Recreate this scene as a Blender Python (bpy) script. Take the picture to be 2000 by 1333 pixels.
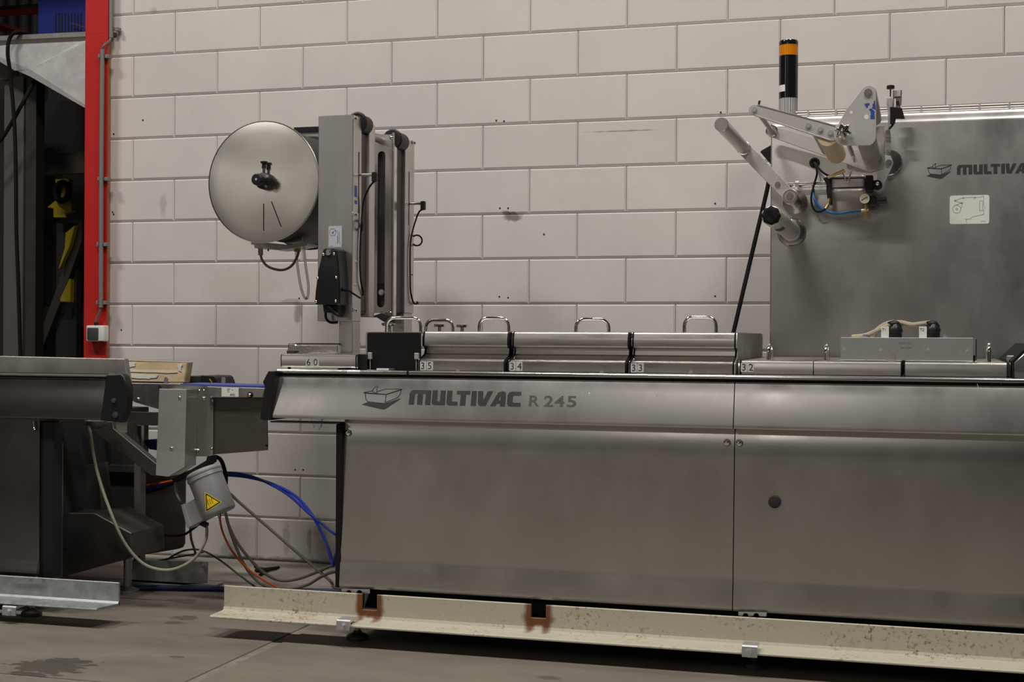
import bpy, bmesh, math, random
from mathutils import Vector, Matrix
random.seed(7)
D = bpy.data
SC = bpy.context.scene
COL = SC.collection
for o in list(D.objects):
    D.objects.remove(o)

# ------------------------------------------------------------------ camera
FPX = 2742.13                       # focal length in pixels of the 2000 px wide frame
YAW, PIT, ROL = -0.28590, -0.0020, 0.0058
CAM = Vector((3.6645, -5.9861, 1.0497))
_fw = Vector((math.sin(YAW) * math.cos(PIT), math.cos(YAW) * math.cos(PIT), math.sin(PIT)))
_rt = Vector((math.cos(YAW), -math.sin(YAW), 0))
_up = _rt.cross(_fw)
RT = _rt * math.cos(ROL) + _up * math.sin(ROL)
UP = _up * math.cos(ROL) - _rt * math.sin(ROL)
FW = _fw
cd = D.cameras.new('camera')
cd.sensor_width = 36.0
cd.lens = FPX / 2000 * 36.0
cd.clip_end = 100
cam = D.objects.new('camera', cd)
COL.objects.link(cam)
cam.matrix_world = Matrix(((RT.x, UP.x, -FW.x, CAM.x), (RT.y, UP.y, -FW.y, CAM.y),
                           (RT.z, UP.z, -FW.z, CAM.z), (0, 0, 0, 1)))
SC.camera = cam

# ------------------------------------------------------------------ world, lamps, exposure
SC.view_settings.view_transform = 'Standard'
SC.view_settings.look = 'None'
SC.view_settings.gamma = 1
SC.view_settings.use_curve_mapping = False
SC.view_settings.exposure = 0.0
w = D.worlds.new('world'); SC.world = w
w.use_nodes = True
w.node_tree.nodes['Background'].inputs[0].default_value = (0.9, 0.95, 1.0, 1)
w.node_tree.nodes['Background'].inputs[1].default_value = 0.02

LAMP_W = 182
def unseen_lamp(x, y, z, power, sx=1.5, sy=0.5, spread=180):
    ld = D.lights.new('unseen_lamp', 'AREA'); ld.shape = 'RECTANGLE'
    ld.size = sx; ld.size_y = sy; ld.energy = power; ld.spread = math.radians(spread); ld.color = (1.0, 0.955, 0.91)
    lo = D.objects.new('unseen_lamp', ld); COL.objects.link(lo); lo.location = (x, y, z)
for lx in (-1.8, 1.6, 5.0):
    unseen_lamp(lx, -3.6, 6.4, LAMP_W)
unseen_lamp(-4.9, -12.7, 4.8, LAMP_W * 0.5)  # added unseen lamp, lights the opposite wall for the disc to mirror
unseen_lamp(1.5, -12.5, 6.2, LAMP_W * 0.42)  # added unseen lamp, makes a bright pool for the hood to mirror
unseen_lamp(-2.2, 4.6, 6.2, 26)                        # added unseen lamp brightening the bay behind the column

# ------------------------------------------------------------------ helpers: places and shapes
def ray(px, py):
    return FW + RT * ((px - 1000) / FPX) - UP * ((py - 666.5) / FPX)
def at(px, py, Y):                                   # point of the vertical plane Y seen at this pixel
    d = ray(px, py); t = (Y - CAM.y) / d.y
    return CAM + d * t
def atz(px, py, Z):
    d = ray(px, py); t = (Z - CAM.z) / d.z
    return CAM + d * t
def atx(px, py, X):
    d = ray(px, py); t = (X - CAM.x) / d.x
    return CAM + d * t
def mpp(px, py, Y):                                  # metres per pixel there
    return (at(px, py, Y) - CAM).dot(FW) / FPX
def XZ(poly, Y):
    return [(at(a, b, Y).x, at(a, b, Y).z) for a, b in poly]

class MB:
    def __init__(s):
        s.bm = bmesh.new()
    def _add(s, bm2):
        me = D.meshes.new('tmp'); bm2.to_mesh(me); bm2.free(); s.bm.from_mesh(me); D.meshes.remove(me)
        return s
    def box(s, x0, x1, y0, y1, z0, z1, b=0.0, seg=1):
        q = bmesh.new()
        bmesh.ops.create_cube(q, size=1)
        for v in q.verts:
            v.co = ((x0 + x1) / 2 + v.co.x * abs(x1 - x0), (y0 + y1) / 2 + v.co.y * abs(y1 - y0), (z0 + z1) / 2 + v.co.z * abs(z1 - z0))
        if b:
            bmesh.ops.bevel(q, geom=q.edges[:], offset=b, segments=seg, affect='EDGES', profile=0.5)
        return s._add(q)
    def pbox(s, a, b_, c, d, Y0, Y1, b=0.0, seg=1):  # pixel rectangle of the front face at Y0
        p, q = at(a, b_, Y0), at(c, d, Y0)
        return s.box(min(p.x, q.x), max(p.x, q.x), Y0, Y1, min(p.z, q.z), max(p.z, q.z), b, seg)
    def prism(s, poly, Y0, Y1, b=0.0, seg=1):        # (x, z) outline pushed along y
        q = bmesh.new()
        f = q.faces.new([q.verts.new((x, Y0, z)) for x, z in poly])
        r = bmesh.ops.extrude_face_region(q, geom=[f])
        for v in r['geom']:
            if isinstance(v, bmesh.types.BMVert): v.co.y = Y1
        bmesh.ops.recalc_face_normals(q, faces=q.faces[:])
        if b:
            es = [e for e in q.edges if abs(e.verts[0].co.y - e.verts[1].co.y) < 1e-7]
            bmesh.ops.bevel(q, geom=es, offset=b, segments=seg, affect='EDGES', profile=0.5, clamp_overlap=True)
        return s._add(q)
    def pprism(s, poly, Y0, Y1, b=0.0, seg=1):
        return s.prism(XZ(poly, Y0), Y0, Y1, b, seg)
    def xprism(s, prof, X0, X1, dz=0.0):             # (y, z) outline pushed along x
        q = bmesh.new()
        f = q.faces.new([q.verts.new((X0, y, z)) for y, z in prof])
        r = bmesh.ops.extrude_face_region(q, geom=[f])
        for v in r['geom']:
            if isinstance(v, bmesh.types.BMVert): v.co.x = X1
        bmesh.ops.recalc_face_normals(q, faces=q.faces[:])
        return s._add(q)
    def sheet(s, prof, X0, X1, t=0.002):             # open (y, z) line as bent sheet along x, thickness t to +y
        back = [(y + t, z) for y, z in reversed(prof)]
        return s.xprism(prof + back, X0, X1)
    def cyl(s, p0, p1, r, n=20, r2=None, cap=True):
        p0, p1 = Vector(p0), Vector(p1); d = p1 - p0
        q = bmesh.new()
        bmesh.ops.create_cone(q, cap_ends=cap, segments=n, radius1=r, radius2=r if r2 is None else r2, depth=d.length)
        m = Matrix.Translation((p0 + p1) / 2) @ d.to_track_quat('Z', 'Y').to_matrix().to_4x4()
        bmesh.ops.transform(q, matrix=m, verts=q.verts[:])
        return s._add(q)
    def ring(s, c, axis, r, t, n=32, m=8, sc=(1, 1)):
        q = bmesh.new(); ax = Vector(axis).normalized(); u = ax.orthogonal().normalized(); v = ax.cross(u)
        c = Vector(c); g = []
        for i in range(n):
            a = 2 * math.pi * i / n; e = u * math.cos(a) + v * math.sin(a)
            g.append([q.verts.new(c + e * (r + t * math.cos(2 * math.pi * j / m)) + ax * (t * math.sin(2 * math.pi * j / m))) for j in range(m)])
        for i in range(n):
            for j in range(m):
                q.faces.new((g[i][j], g[(i + 1) % n][j], g[(i + 1) % n][(j + 1) % m], g[i][(j + 1) % m]))
        return s._add(q)
    def lathe(s, c, axis, prof, n=32, lobes=0, amp=0.0):   # prof: (distance along axis, radius)
        q = bmesh.new(); ax = Vector(axis).normalized(); u = ax.orthogonal().normalized(); v = ax.cross(u); c = Vector(c); g = []
        for h, r in prof:
            row = []
            for i in range(n):
                a = 2 * math.pi * i / n
                rr = r * (1 + amp * math.cos(lobes * a)) if lobes else r
                row.append(q.verts.new(c + ax * h + (u * math.cos(a) + v * math.sin(a)) * max(rr, 1e-5)))
            g.append(row)
        for k in range(len(g) - 1):
            for i in range(n):
                q.faces.new((g[k][i], g[k][(i + 1) % n], g[k + 1][(i + 1) % n], g[k + 1][i]))
        q.faces.new(g[0]); q.faces.new(g[-1])
        bmesh.ops.recalc_face_normals(q, faces=q.faces[:])
        return s._add(q)
    def tube(s, pts, r, n=8, sm=6, flat=None):
        pts = [Vector(p) for p in pts]
        if sm and len(pts) > 2:
            out = []
            for i in range(len(pts) - 1):
                p0 = pts[max(i - 1, 0)]; p1 = pts[i]; p2 = pts[i + 1]; p3 = pts[min(i + 2, len(pts) - 1)]
                for k in range(sm):
                    t = k / sm
                    out.append(0.5 * ((2 * p1) + (p2 - p0) * t + (2 * p0 - 5 * p1 + 4 * p2 - p3) * t * t + (3 * p1 - p0 - 3 * p2 + p3) * t ** 3))
            out.append(pts[-1]); pts = out
        q = bmesh.new(); g = []
        u = None
        for i, p in enumerate(pts):
            d = (pts[min(i + 1, len(pts) - 1)] - pts[max(i - 1, 0)]).normalized()
            if u is None: u = d.orthogonal().normalized()
            u = (u - d * u.dot(d)).normalized(); v = d.cross(u)
            g.append([q.verts.new(p + (u * math.cos(2 * math.pi * j / n) + v * math.sin(2 * math.pi * j / n)) * r) for j in range(n)])
        for i in range(len(g) - 1):
            for j in range(n):
                q.faces.new((g[i][j], g[i][(j + 1) % n], g[i + 1][(j + 1) % n], g[i + 1][j]))
        q.faces.new(g[0]); q.faces.new(g[-1])
        bmesh.ops.recalc_face_normals(q, faces=q.faces[:])
        return s._add(q)
    def ptube(s, pts, r, n=8, sm=6):                 # (px, py, Y) points
        return s.tube([at(*p) for p in pts], r, n, sm)
    def quad(s, pts):
        s.bm.faces.new([s.bm.verts.new(p) for p in pts]); return s
    def strokes(s, line, f, wd, closed=False):       # flat line drawing: (u, v) points placed by f
        pts = line + ([line[0]] if closed else [])
        for a, b in zip(pts[:-1], pts[1:]):
            pa, pb = Vector(f(*a)), Vector(f(*b)); d = (pb - pa)
            if d.length < 1e-7: continue
            d.normalize(); nn = Vector((-d.z, 0, d.x)) * wd / 2; e = d * wd * 0.4
            s.quad([pa - e - nn, pb + e - nn, pb + e + nn, pa - e + nn])
        return s
    def hexbolt(s, c, axis, r, h):
        c = Vector(c); ax = Vector(axis).normalized()
        s.cyl(c, c + ax * h * 0.3, r * 1.35, 16); s.cyl(c + ax * h * 0.3, c + ax * h, r, 6); return s
    def dome(s, c, axis, r, h):
        s.lathe(c, axis, [(0, r), (h * 0.35, r), (h * 0.75, r * 0.75), (h, r * 0.3)], 14); return s
    def build(s, name, mat, parent=None, kind=None, smooth=True, label=None):
        bm = s.bm
        if not bm.verts: raise ValueError('empty ' + name)
        bm.normal_update()
        for f in bm.faces: f.smooth = smooth
        for e in bm.edges:
            if len(e.link_faces) == 2 and e.calc_face_angle(0) > 0.55: e.smooth = False
        lo = Vector([min(v.co[i] for v in bm.verts) for i in range(3)])
        hi = Vector([max(v.co[i] for v in bm.verts) for i in range(3)])
        c = (lo + hi) / 2
        for v in bm.verts: v.co -= c
        me = D.meshes.new(name); bm.to_mesh(me); bm.free()
        me.materials.append(mat)
        o = D.objects.new(name, me); COL.objects.link(o); o.location = c
        if parent: attach(o, parent)
        if kind: o['kind'] = kind
        if label: o['label'] = label
        return o

WLOC = {}
def wloc(o):
    return WLOC.get(o.name, o.location.copy())
def attach(o, parent):
    p = wloc(parent); WLOC[o.name] = o.location.copy()
    o.parent = parent
    o.matrix_parent_inverse = Matrix.Translation(-p)
def tag(o, label, cat, group=None):
    o['label'] = label; o['category'] = cat
    if group: o['group'] = group
    return o
def thing(name, label, cat, loc, group=None):
    o = D.objects.new(name, None); COL.objects.link(o); o.location = loc
    o.empty_display_size = 0.05
    return tag(o, label, cat, group)

# ------------------------------------------------------------------ materials
def rgb(r, g, b):                                    # sRGB 0..255 to linear
    return tuple((c / 255 / 12.92) if c / 255 <= 0.04045 else ((c / 255 + 0.055) / 1.055) ** 2.4 for c in (r, g, b))
def mat(name, col, rough=0.5, metal=0.0, nscale=None, namt=0.15, rvar=0.0, bump=0.0, bscale=200, stretch=(1, 1, 1), world=False, spec=0.5, trans=0.0, emit=0.0, perobj=0.0, bdetail=4, bdist=0.002):
    m = D.materials.new(name); m.use_nodes = True
    nt = m.node_tree; N = nt.nodes; L = nt.links; P = N['Principled BSDF']
    P.inputs['Base Color'].default_value = (*col, 1)
    P.inputs['Roughness'].default_value = rough; P.inputs['Metallic'].default_value = metal
    P.inputs['Specular IOR Level'].default_value = spec
    if trans: P.inputs['Transmission Weight'].default_value = trans
    if emit:
        P.inputs['Emission Color'].default_value = (*col, 1); P.inputs['Emission Strength'].default_value = emit
    if nscale or bump or perobj:
        if world:
            src = N.new('ShaderNodeNewGeometry').outputs['Position']
        else:
            src = N.new('ShaderNodeTexCoord').outputs['Object']
        mp = N.new('ShaderNodeMapping'); mp.inputs['Scale'].default_value = stretch
        L.new(src, mp.inputs['Vector'])
        last = None
        if nscale:
            n = N.new('ShaderNodeTexNoise'); n.inputs['Scale'].default_value = nscale; n.inputs['Detail'].default_value = 6
            n.inputs['Roughness'].default_value = 0.65
            L.new(mp.outputs[0], n.inputs['Vector'])
            mr = N.new('ShaderNodeMapRange'); mr.inputs['From Min'].default_value = 0.3; mr.inputs['From Max'].default_value = 0.7
            mr.inputs['To Min'].default_value = 1 - namt; mr.inputs['To Max'].default_value = 1 + namt
            L.new(n.outputs['Fac'], mr.inputs['Value'])
            last = mr.outputs[0]
            if rvar:
                rr = N.new('ShaderNodeMapRange'); rr.inputs['From Min'].default_value = 0.3; rr.inputs['From Max'].default_value = 0.7
                rr.inputs['To Min'].default_value = rough - rvar; rr.inputs['To Max'].default_value = rough + rvar
                L.new(n.outputs['Fac'], rr.inputs['Value']); L.new(rr.outputs[0], P.inputs['Roughness'])
        if perobj:
            oi = N.new('ShaderNodeObjectInfo')
            mo = N.new('ShaderNodeMapRange'); mo.inputs['To Min'].default_value = 1 - perobj; mo.inputs['To Max'].default_value = 1 + perobj
            L.new(oi.outputs['Random'], mo.inputs['Value'])
            if last:
                mu = N.new('ShaderNodeMath'); mu.operation = 'MULTIPLY'; L.new(last, mu.inputs[0]); L.new(mo.outputs[0], mu.inputs[1]); last = mu.outputs[0]
            else: last = mo.outputs[0]
        if last:
            vm = N.new('ShaderNodeVectorMath'); vm.operation = 'SCALE'; vm.inputs[0].default_value = col
            L.new(last, vm.inputs['Scale']); L.new(vm.outputs[0], P.inputs['Base Color'])
        if bump:
            bn = N.new('ShaderNodeTexNoise'); bn.inputs['Scale'].default_value = bscale; bn.inputs['Detail'].default_value = bdetail
            L.new(mp.outputs[0], bn.inputs['Vector'])
            bb = N.new('ShaderNodeBump'); bb.inputs['Strength'].default_value = bump; bb.inputs['Distance'].default_value = bdist
            L.new(bn.outputs['Fac'], bb.inputs['Height']); L.new(bb.outputs[0], P.inputs['Normal'])
    return m

def add_spots(m, spots, nscale=60, namp=1.6, detail=5, soft=.3, nst=(1, 1, 1)):
    """wear of its own shape: spots = [(centre xyz, half sizes xyz, colour, strength)], edges broken by noise"""
    nt = m.node_tree; N = nt.nodes; L = nt.links; P = N['Principled BSDF']
    sock = P.inputs['Base Color']
    cur = sock.links[0].from_socket if sock.links else None
    pos = N.new('ShaderNodeNewGeometry').outputs['Position']
    nz = N.new('ShaderNodeTexNoise'); nz.inputs['Scale'].default_value = nscale; nz.inputs['Detail'].default_value = detail
    npm = N.new('ShaderNodeMapping'); npm.inputs['Scale'].default_value = nst; L.new(pos, npm.inputs['Vector']); L.new(npm.outputs[0], nz.inputs['Vector'])
    for c, h, col, st in spots:
        a = N.new('ShaderNodeVectorMath'); a.operation = 'SUBTRACT'; a.inputs[1].default_value = c; L.new(pos, a.inputs[0])
        b = N.new('ShaderNodeVectorMath'); b.operation = 'DIVIDE'; b.inputs[1].default_value = h; L.new(a.outputs[0], b.inputs[0])
        ln = N.new('ShaderNodeVectorMath'); ln.operation = 'LENGTH'; L.new(b.outputs[0], ln.inputs[0])
        ad = N.new('ShaderNodeMath'); ad.operation = 'MULTIPLY_ADD'; ad.inputs[1].default_value = namp; L.new(nz.outputs['Fac'], ad.inputs[0]); L.new(ln.outputs['Value'], ad.inputs[2])
        mr = N.new('ShaderNodeMapRange'); mr.inputs['From Min'].default_value = .65 + namp * .5; mr.inputs['From Max'].default_value = .65 + soft + namp * .5
        mr.inputs['To Min'].default_value = st; mr.inputs['To Max'].default_value = 0; L.new(ad.outputs[0], mr.inputs['Value'])
        mx = N.new('ShaderNodeMix'); mx.data_type = 'RGBA'
        L.new(mr.outputs[0], mx.inputs['Factor'])
        if cur: L.new(cur, mx.inputs['A'])
        else: mx.inputs['A'].default_value = sock.default_value
        mx.inputs['B'].default_value = (*col, 1)
        cur = mx.outputs['Result']
    L.new(cur, sock)

STEEL = (0.60, 0.583, 0.557)
M = {}
M['steel'] = mat('brushed_steel', STEEL, 0.36, 1.0, nscale=5, namt=0.07, rvar=0.05, stretch=(3, 3, 0.7))
M['panel'] = mat('panel_steel', STEEL, 0.31, 1.0, nscale=3, namt=0.04, rvar=0.05, stretch=(1.5, 1, .9), world=True)
M['leftpanel'] = mat('darkened_steel', (0.20, 0.19, 0.172), 0.30, 1.0, nscale=3, namt=0.06, rvar=0.04, world=True)  # steel darkened in its colour to stand in for dark reflections
M['cover'] = mat('cover_steel', (0.58, 0.555, 0.52), 0.30, 1.0, nscale=9, namt=0.06, rvar=0.05, stretch=(0.4, 3, 3))
M['covtop'] = mat('cover_top_dull', (0.42, 0.38, 0.31), 0.45, 0.8, nscale=8, namt=0.12)
M['dull'] = mat('dull_steel', (0.50, 0.48, 0.45), 0.50, 1.0, nscale=8, namt=0.12, rvar=0.06)
M['matt'] = mat('bead_blasted_steel', (0.60, 0.585, 0.56), 0.52, 0.85, nscale=20, namt=0.05)
M['polish'] = mat('polished_steel', (0.74, 0.72, 0.69), 0.16, 1.0)
M['chrome'] = mat('chrome', (0.8, 0.79, 0.77), 0.10, 1.0)
M['disc'] = mat('disc_steel', (0.74, 0.72, 0.665), 0.20, 1.0, nscale=3, namt=0.04, bump=1.0, bscale=2.6, bdetail=0.5, bdist=0.012)
M['alu'] = mat('cast_aluminium', (0.55, 0.55, 0.54), 0.5, 0.85, nscale=40, namt=0.08)
M['alubox'] = mat('milled_aluminium', (0.58, 0.58, 0.57), 0.42, 0.9, nscale=30, namt=0.06)
M['galv'] = mat('galvanised_steel', (0.42, 0.44, 0.44), 0.5, 0.75, nscale=22, namt=0.2, rvar=0.08)
M['zinc'] = mat('zinc_plate', (0.68, 0.70, 0.72), 0.35, 0.9, nscale=40, namt=0.1)
M['black'] = mat('black_plastic', (0.012, 0.0125, 0.0135), 0.4, spec=0.35)
M['gloss'] = mat('glossy_black', (0.008, 0.008, 0.009), 0.14)
M['rubber'] = mat('black_rubber', (0.007, 0.007, 0.007), 0.7, spec=0.2)
M['roller'] = mat('black_roller', (0.014, 0.014, 0.015), 0.5)
M['dark'] = mat('dark_void', (0.012, 0.011, 0.010), 0.8)  # near-black standing in for unlit hollows and shaded innards
M['darksteel'] = mat('dark_steel', (0.10, 0.093, 0.086), 0.5, 0.8, nscale=6, namt=0.2)  # colour lowered to carry the shade inside machines and bay
M['shade'] = mat('shaded_sheet', (0.135, 0.118, 0.10), 0.42, 0.7, nscale=5, namt=0.12)  # dark reflection put into the colour of the sheet
M['red'] = mat('red_paint', rgb(184, 30, 25), 0.48, nscale=6, namt=0.06)
M['conduit'] = mat('grey_pvc', rgb(120, 120, 118), 0.5)
M['wood'] = mat('batten_wood', rgb(168, 130, 88), 0.7, nscale=12, namt=0.2, stretch=(4, 4, 0.3))
M['white'] = mat('white_plastic', rgb(222, 220, 214), 0.4)
M['greyplastic'] = mat('dark_grey_plastic', rgb(62, 64, 66), 0.45)
M['blue'] = mat('blue_paint', rgb(38, 52, 140), 0.45, nscale=8, namt=0.06)
M['yellow'] = mat('yellow_paint', rgb(160, 138, 22), 0.55, nscale=8, namt=0.12)
M['bluehose'] = mat('blue_hose', rgb(30, 52, 158), 0.4)
M['floorhose'] = mat('shaded_blue_hose', rgb(22, 30, 84), 0.5)  # blue darkened in colour for the shade near the floor
M['airblue'] = mat('light_blue_hose', rgb(20, 100, 160), 0.35)
M['graycable'] = mat('grey_cable', rgb(104, 98, 88), 0.5)
M['beigecable'] = mat('beige_cable', rgb(168, 158, 136), 0.5)
M['whitecable'] = mat('pale_cable', rgb(172, 165, 148), 0.5)
M['greencable'] = mat('green_cable', rgb(52, 80, 50), 0.5)
M['orangecable'] = mat('orange_cable', rgb(196, 84, 20), 0.45)
M['clear'] = mat('clear_hose', (0.75, 0.77, 0.80), 0.12, trans=0.75)
M['amber'] = mat('amber_lens', rgb(235, 140, 10), 0.2, trans=0.25)
M['decal'] = mat('dark_print', (0.035, 0.033, 0.030), 0.5)
M['decalgrey'] = mat('grey_print', (0.10, 0.095, 0.088), 0.5)
M['plate'] = mat('number_plate', rgb(184, 184, 180), 0.45)
M['sticker'] = mat('white_sticker', rgb(226, 226, 218), 0.5)
M['silversticker'] = mat('silver_sticker', rgb(190, 194, 200), 0.4)
M['ink'] = mat('black_ink', (0.01, 0.01, 0.01), 0.5)
M['warn'] = mat('warning_yellow', rgb(240, 205, 10), 0.45)
M['tape'] = mat('blue_tape', rgb(44, 70, 158), 0.5)
M['motor'] = mat('motor_grey', rgb(164, 166, 168), 0.36, 0.3)
M['belt'] = mat('blue_belt', rgb(66, 78, 150), 0.5)
M['beigeroll'] = mat('beige_roller', rgb(190, 172, 140), 0.55, nscale=20, namt=0.08)
M['tray'] = mat('yellowed_plastic', rgb(232, 210, 168), 0.35, nscale=10, namt=0.2, stretch=(1, 1, 4))
M['film'] = mat('white_film', rgb(244, 241, 234), 0.35)
M['foil'] = mat('crumpled_foil', (0.72, 0.70, 0.66), 0.25, 1.0, bump=1.0, bscale=40)
M['barrel'] = mat('anodised_aluminium', (0.82, 0.81, 0.79), 0.3, 0.45)
M['brass'] = mat('brass', (0.6, 0.45, 0.22), 0.35, 1.0)
M['dial'] = mat('dial_face', rgb(225, 222, 196), 0.5)
M['hopper'] = mat('hopper_steel', (0.90, 0.89, 0.88), 0.36, 0.25, nscale=9, namt=0.16, rvar=0.1)
M['darkpost'] = mat('grey_post', (0.19, 0.182, 0.168), 0.5, 0.6)  # grey lowered to carry the shade of machine interiors
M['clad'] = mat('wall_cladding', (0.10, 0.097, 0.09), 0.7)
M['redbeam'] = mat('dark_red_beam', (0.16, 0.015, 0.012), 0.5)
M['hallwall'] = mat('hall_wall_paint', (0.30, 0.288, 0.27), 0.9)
M['dark_panel'] = mat('dark_panel_paint', (0.035, 0.036, 0.040), 0.7)
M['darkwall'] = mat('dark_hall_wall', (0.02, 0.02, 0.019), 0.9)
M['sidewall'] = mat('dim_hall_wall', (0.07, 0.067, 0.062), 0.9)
M['roof'] = mat('roof_sheet', (0.35, 0.34, 0.32), 0.9)
M['plug'] = mat('black_plug', (0.02, 0.02, 0.02), 0.6)

# painted blocks, with dirt that gathers towards the foot of the wall, scuffs and drilled holes
M['block'] = mat('painted_block', (0.63, 0.592, 0.565), 0.75, nscale=2.2, namt=0.05, world=True, bump=0.25, bscale=55, perobj=0.025)
DARKMARK = (0.12, 0.11, 0.10)
def wspot(px, py, w_, h_, st, col=DARKMARK):
    p = at(px, py, 0); return ((p.x, -0.003, p.z), (w_, 0.05, h_), col, st)
add_spots(M['block'], [wspot(1003, 424, .05, .02, .8), wspot(988, 416, .02, .012, .7), wspot(582, 610, .022, .045, .6), wspot(570, 588, .05, .012, .35),
                       wspot(1220, 256, .16, .003, .7, (0.25, 0.15, 0.1)), wspot(320, 400, .02, .05, .3), wspot(495, 470, .25, .07, .12, (0.45, 0.40, 0.31)), wspot(470, 560, .2, .1, .18, (0.45, 0.40, 0.31)),
                       wspot(450, 1085, .06, .07, .35), wspot(560, 1050, .02, .08, .35), wspot(605, 1055, .012, .06, .45), wspot(625, 1045, .03, .10, .2), wspot(410, 1088, .2, .02, .5), wspot(560, 1097, .4, .018, .6),
                       wspot(1165, 385, .2, .06, .12, (0.45, 0.40, 0.31)), wspot(300, 20, .02, .02, .3)], 26, 1.8, 6, .5)
M['mortar'] = mat('wall_joint', (0.46, 0.43, 0.40), 0.9, nscale=6, namt=0.15, world=True)

# concrete floor with stains
M['floor'] = mat('concrete_slab', (0.170, 0.150, 0.122), 0.72, nscale=2.0, namt=0.2, world=True, bump=0.2, bscale=30, stretch=(1, 2.2, 1), rvar=0.08)
def fspot(px, py, w_, h_, st, col=(0.055, 0.053, 0.04)):
    p = atz(px, py, 0); return ((p.x, p.y, 0), (w_, h_, 0.05), col, st)
add_spots(M['floor'], [fspot(95, 1303, .17, .13, .88), fspot(140, 1293, .13, .06, .85), fspot(60, 1318, .07, .05, .85), fspot(362, 1208, .08, .05, .7), fspot(340, 1217, .05, .03, .7),
                       fspot(360, 1174, .10, .08, .6), fspot(300, 1184, .08, .05, .5), fspot(345, 1284, .03, .02, .7), fspot(112, 1320, .03, .02, .7), fspot(155, 1314, .03, .02, .7), fspot(1068, 1325, .05, .03, .6)], 16, 1.5, 3, .12, (1, 2, 1))
M['strip'] = mat('pale_concrete', (0.36, 0.33, 0.285), 0.8, nscale=3, namt=0.12, world=True)
M['jointfill'] = mat('joint_filler', (0.20, 0.178, 0.148), 0.85, nscale=20, namt=0.3, world=True)

# cream painted angle iron with rust
def rusty():
    m = mat('rusty_cream_paint', rgb(186, 181, 162), 0.5, nscale=4, namt=0.06, world=True)
    nt = m.node_tree; N = nt.nodes; L = nt.links; P = N['Principled BSDF']
    cur = P.inputs['Base Color'].links[0].from_socket
    pos = N.new('ShaderNodeNewGeometry').outputs['Position']
    def layer(scale, lo, hi, st, col, cur, strx=1.0, gate=None):
        mp = N.new('ShaderNodeMapping'); mp.inputs['Scale'].default_value = (strx, 1, 1); L.new(pos, mp.inputs['Vector'])
        n = N.new('ShaderNodeTexNoise'); n.inputs['Scale'].default_value = scale; n.inputs['Detail'].default_value = 7; n.inputs['Roughness'].default_value = .7
        L.new(mp.outputs[0], n.inputs['Vector'])
        r = N.new('ShaderNodeMapRange'); r.inputs['From Min'].default_value = lo; r.inputs['From Max'].default_value = hi; r.inputs['To Max'].default_value = st
        L.new(n.outputs['Fac'], r.inputs['Value']); f = r.outputs[0]
        if gate:
            g = N.new('ShaderNodeTexNoise'); g.inputs['Scale'].default_value = gate; L.new(pos, g.inputs['Vector'])
            gr = N.new('ShaderNodeMapRange'); gr.inputs['From Min'].default_value = .42; gr.inputs['From Max'].default_value = .6; L.new(g.outputs['Fac'], gr.inputs['Value'])
            mu = N.new('ShaderNodeMath'); mu.operation = 'MULTIPLY'; L.new(f, mu.inputs[0]); L.new(gr.outputs[0], mu.inputs[1]); f = mu.outputs[0]
        mx = N.new('ShaderNodeMix'); mx.data_type = 'RGBA'; L.new(f, mx.inputs['Factor']); L.new(cur, mx.inputs['A']); mx.inputs['B'].default_value = (*col, 1)
        return mx.outputs['Result']
    cur = layer(12, .53, .68, .5, rgb(140, 108, 62), cur, .6, 4)
    cur = layer(60, .54, .61, .85, rgb(112, 62, 24), cur, 1, 4)
    cur = layer(130, .60, .65, .8, rgb(78, 46, 22), cur, .8, 9)
    L.new(cur, P.inputs['Base Color'])
    return m
M['cream'] = rusty()
RUST = rgb(106, 60, 16)

# ------------------------------------------------------------------ the hall
XE = -0.136                                          # left end of the block wall
mb = MB().box(-6.5, 9.0, -14.0, 8.0, -0.30, -0.004)
floor = mb.build('floor', M['jointfill'], kind='structure')
# slabs: saw cut joints with filler showing between them
ja, jb = atz(345, 1333, 0), atz(612, 1232, 0)
jx = (ja.x + jb.x) / 2
jy = atz(100, 1325, 0).y
def slab(x0, x1, y0, y1, m='floor'):
    MB().box(x0, x1, y0, y1, -0.012, 0.0, 0.002).build('slab', M[m], floor)
g = 0.020
ys = [-14.0, -10.2, -6.2, jy, -0.66]
xs = [-6.5, -2.0, jx, 5.2, 9.0]
for i in range(4):
    for k in range(4):
        slab(xs[i] + g, xs[i + 1] - g, ys[k] + (g * .6), ys[k + 1] - (g * .6 if k < 3 else 0))
slab(XE - .14, 9.0, -0.655, 0.0, 'strip')
slab(-6.5, XE - .145, -0.655, 8.0)

# block wall
wall = MB().box(XE, 9.0, 0.008, 0.22, 0, 3.62).box(XE, 9.0, 0.0, 0.22, 3.62, 7.0).build('wall_back', M['mortar'], kind='structure')
BW, BH, GAP, CH, BT = 0.44, 0.20, 0.0022, 0.0065, 0.06
CB, CT = 0.0105, 0.0055                            # lower and upper arris
def block_mesh(width):
    b = bmesh.new()
    x, z = width / 2 - GAP / 2, BH / 2 - GAP / 2
    f = [b.verts.new(p) for p in ((-x + CH, -BT / 2, -z + CB), (x - CH, -BT / 2, -z + CB), (x - CH, -BT / 2, z - CT), (-x + CH, -BT / 2, z - CT))]
    m_ = [b.verts.new(p) for p in ((-x, -BT / 2 + .0055, -z), (x, -BT / 2 + .0055, -z), (x, -BT / 2 + .0055, z), (-x, -BT / 2 + .0055, z))]
    k = [b.verts.new((v.co.x, BT / 2, v.co.z)) for v in m_]
    b.faces.new(f)
    for i in range(4):
        j = (i + 1) % 4
        b.faces.new((f[i], m_[i], m_[j], f[j])); b.faces.new((m_[i], k[i], k[j], m_[j]))
    bmesh.ops.recalc_face_normals(b, faces=b.faces[:])
    me = D.meshes.new('block'); b.to_mesh(me); b.free(); me.materials.append(M['block'])
    return me
_bm = {}
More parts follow.
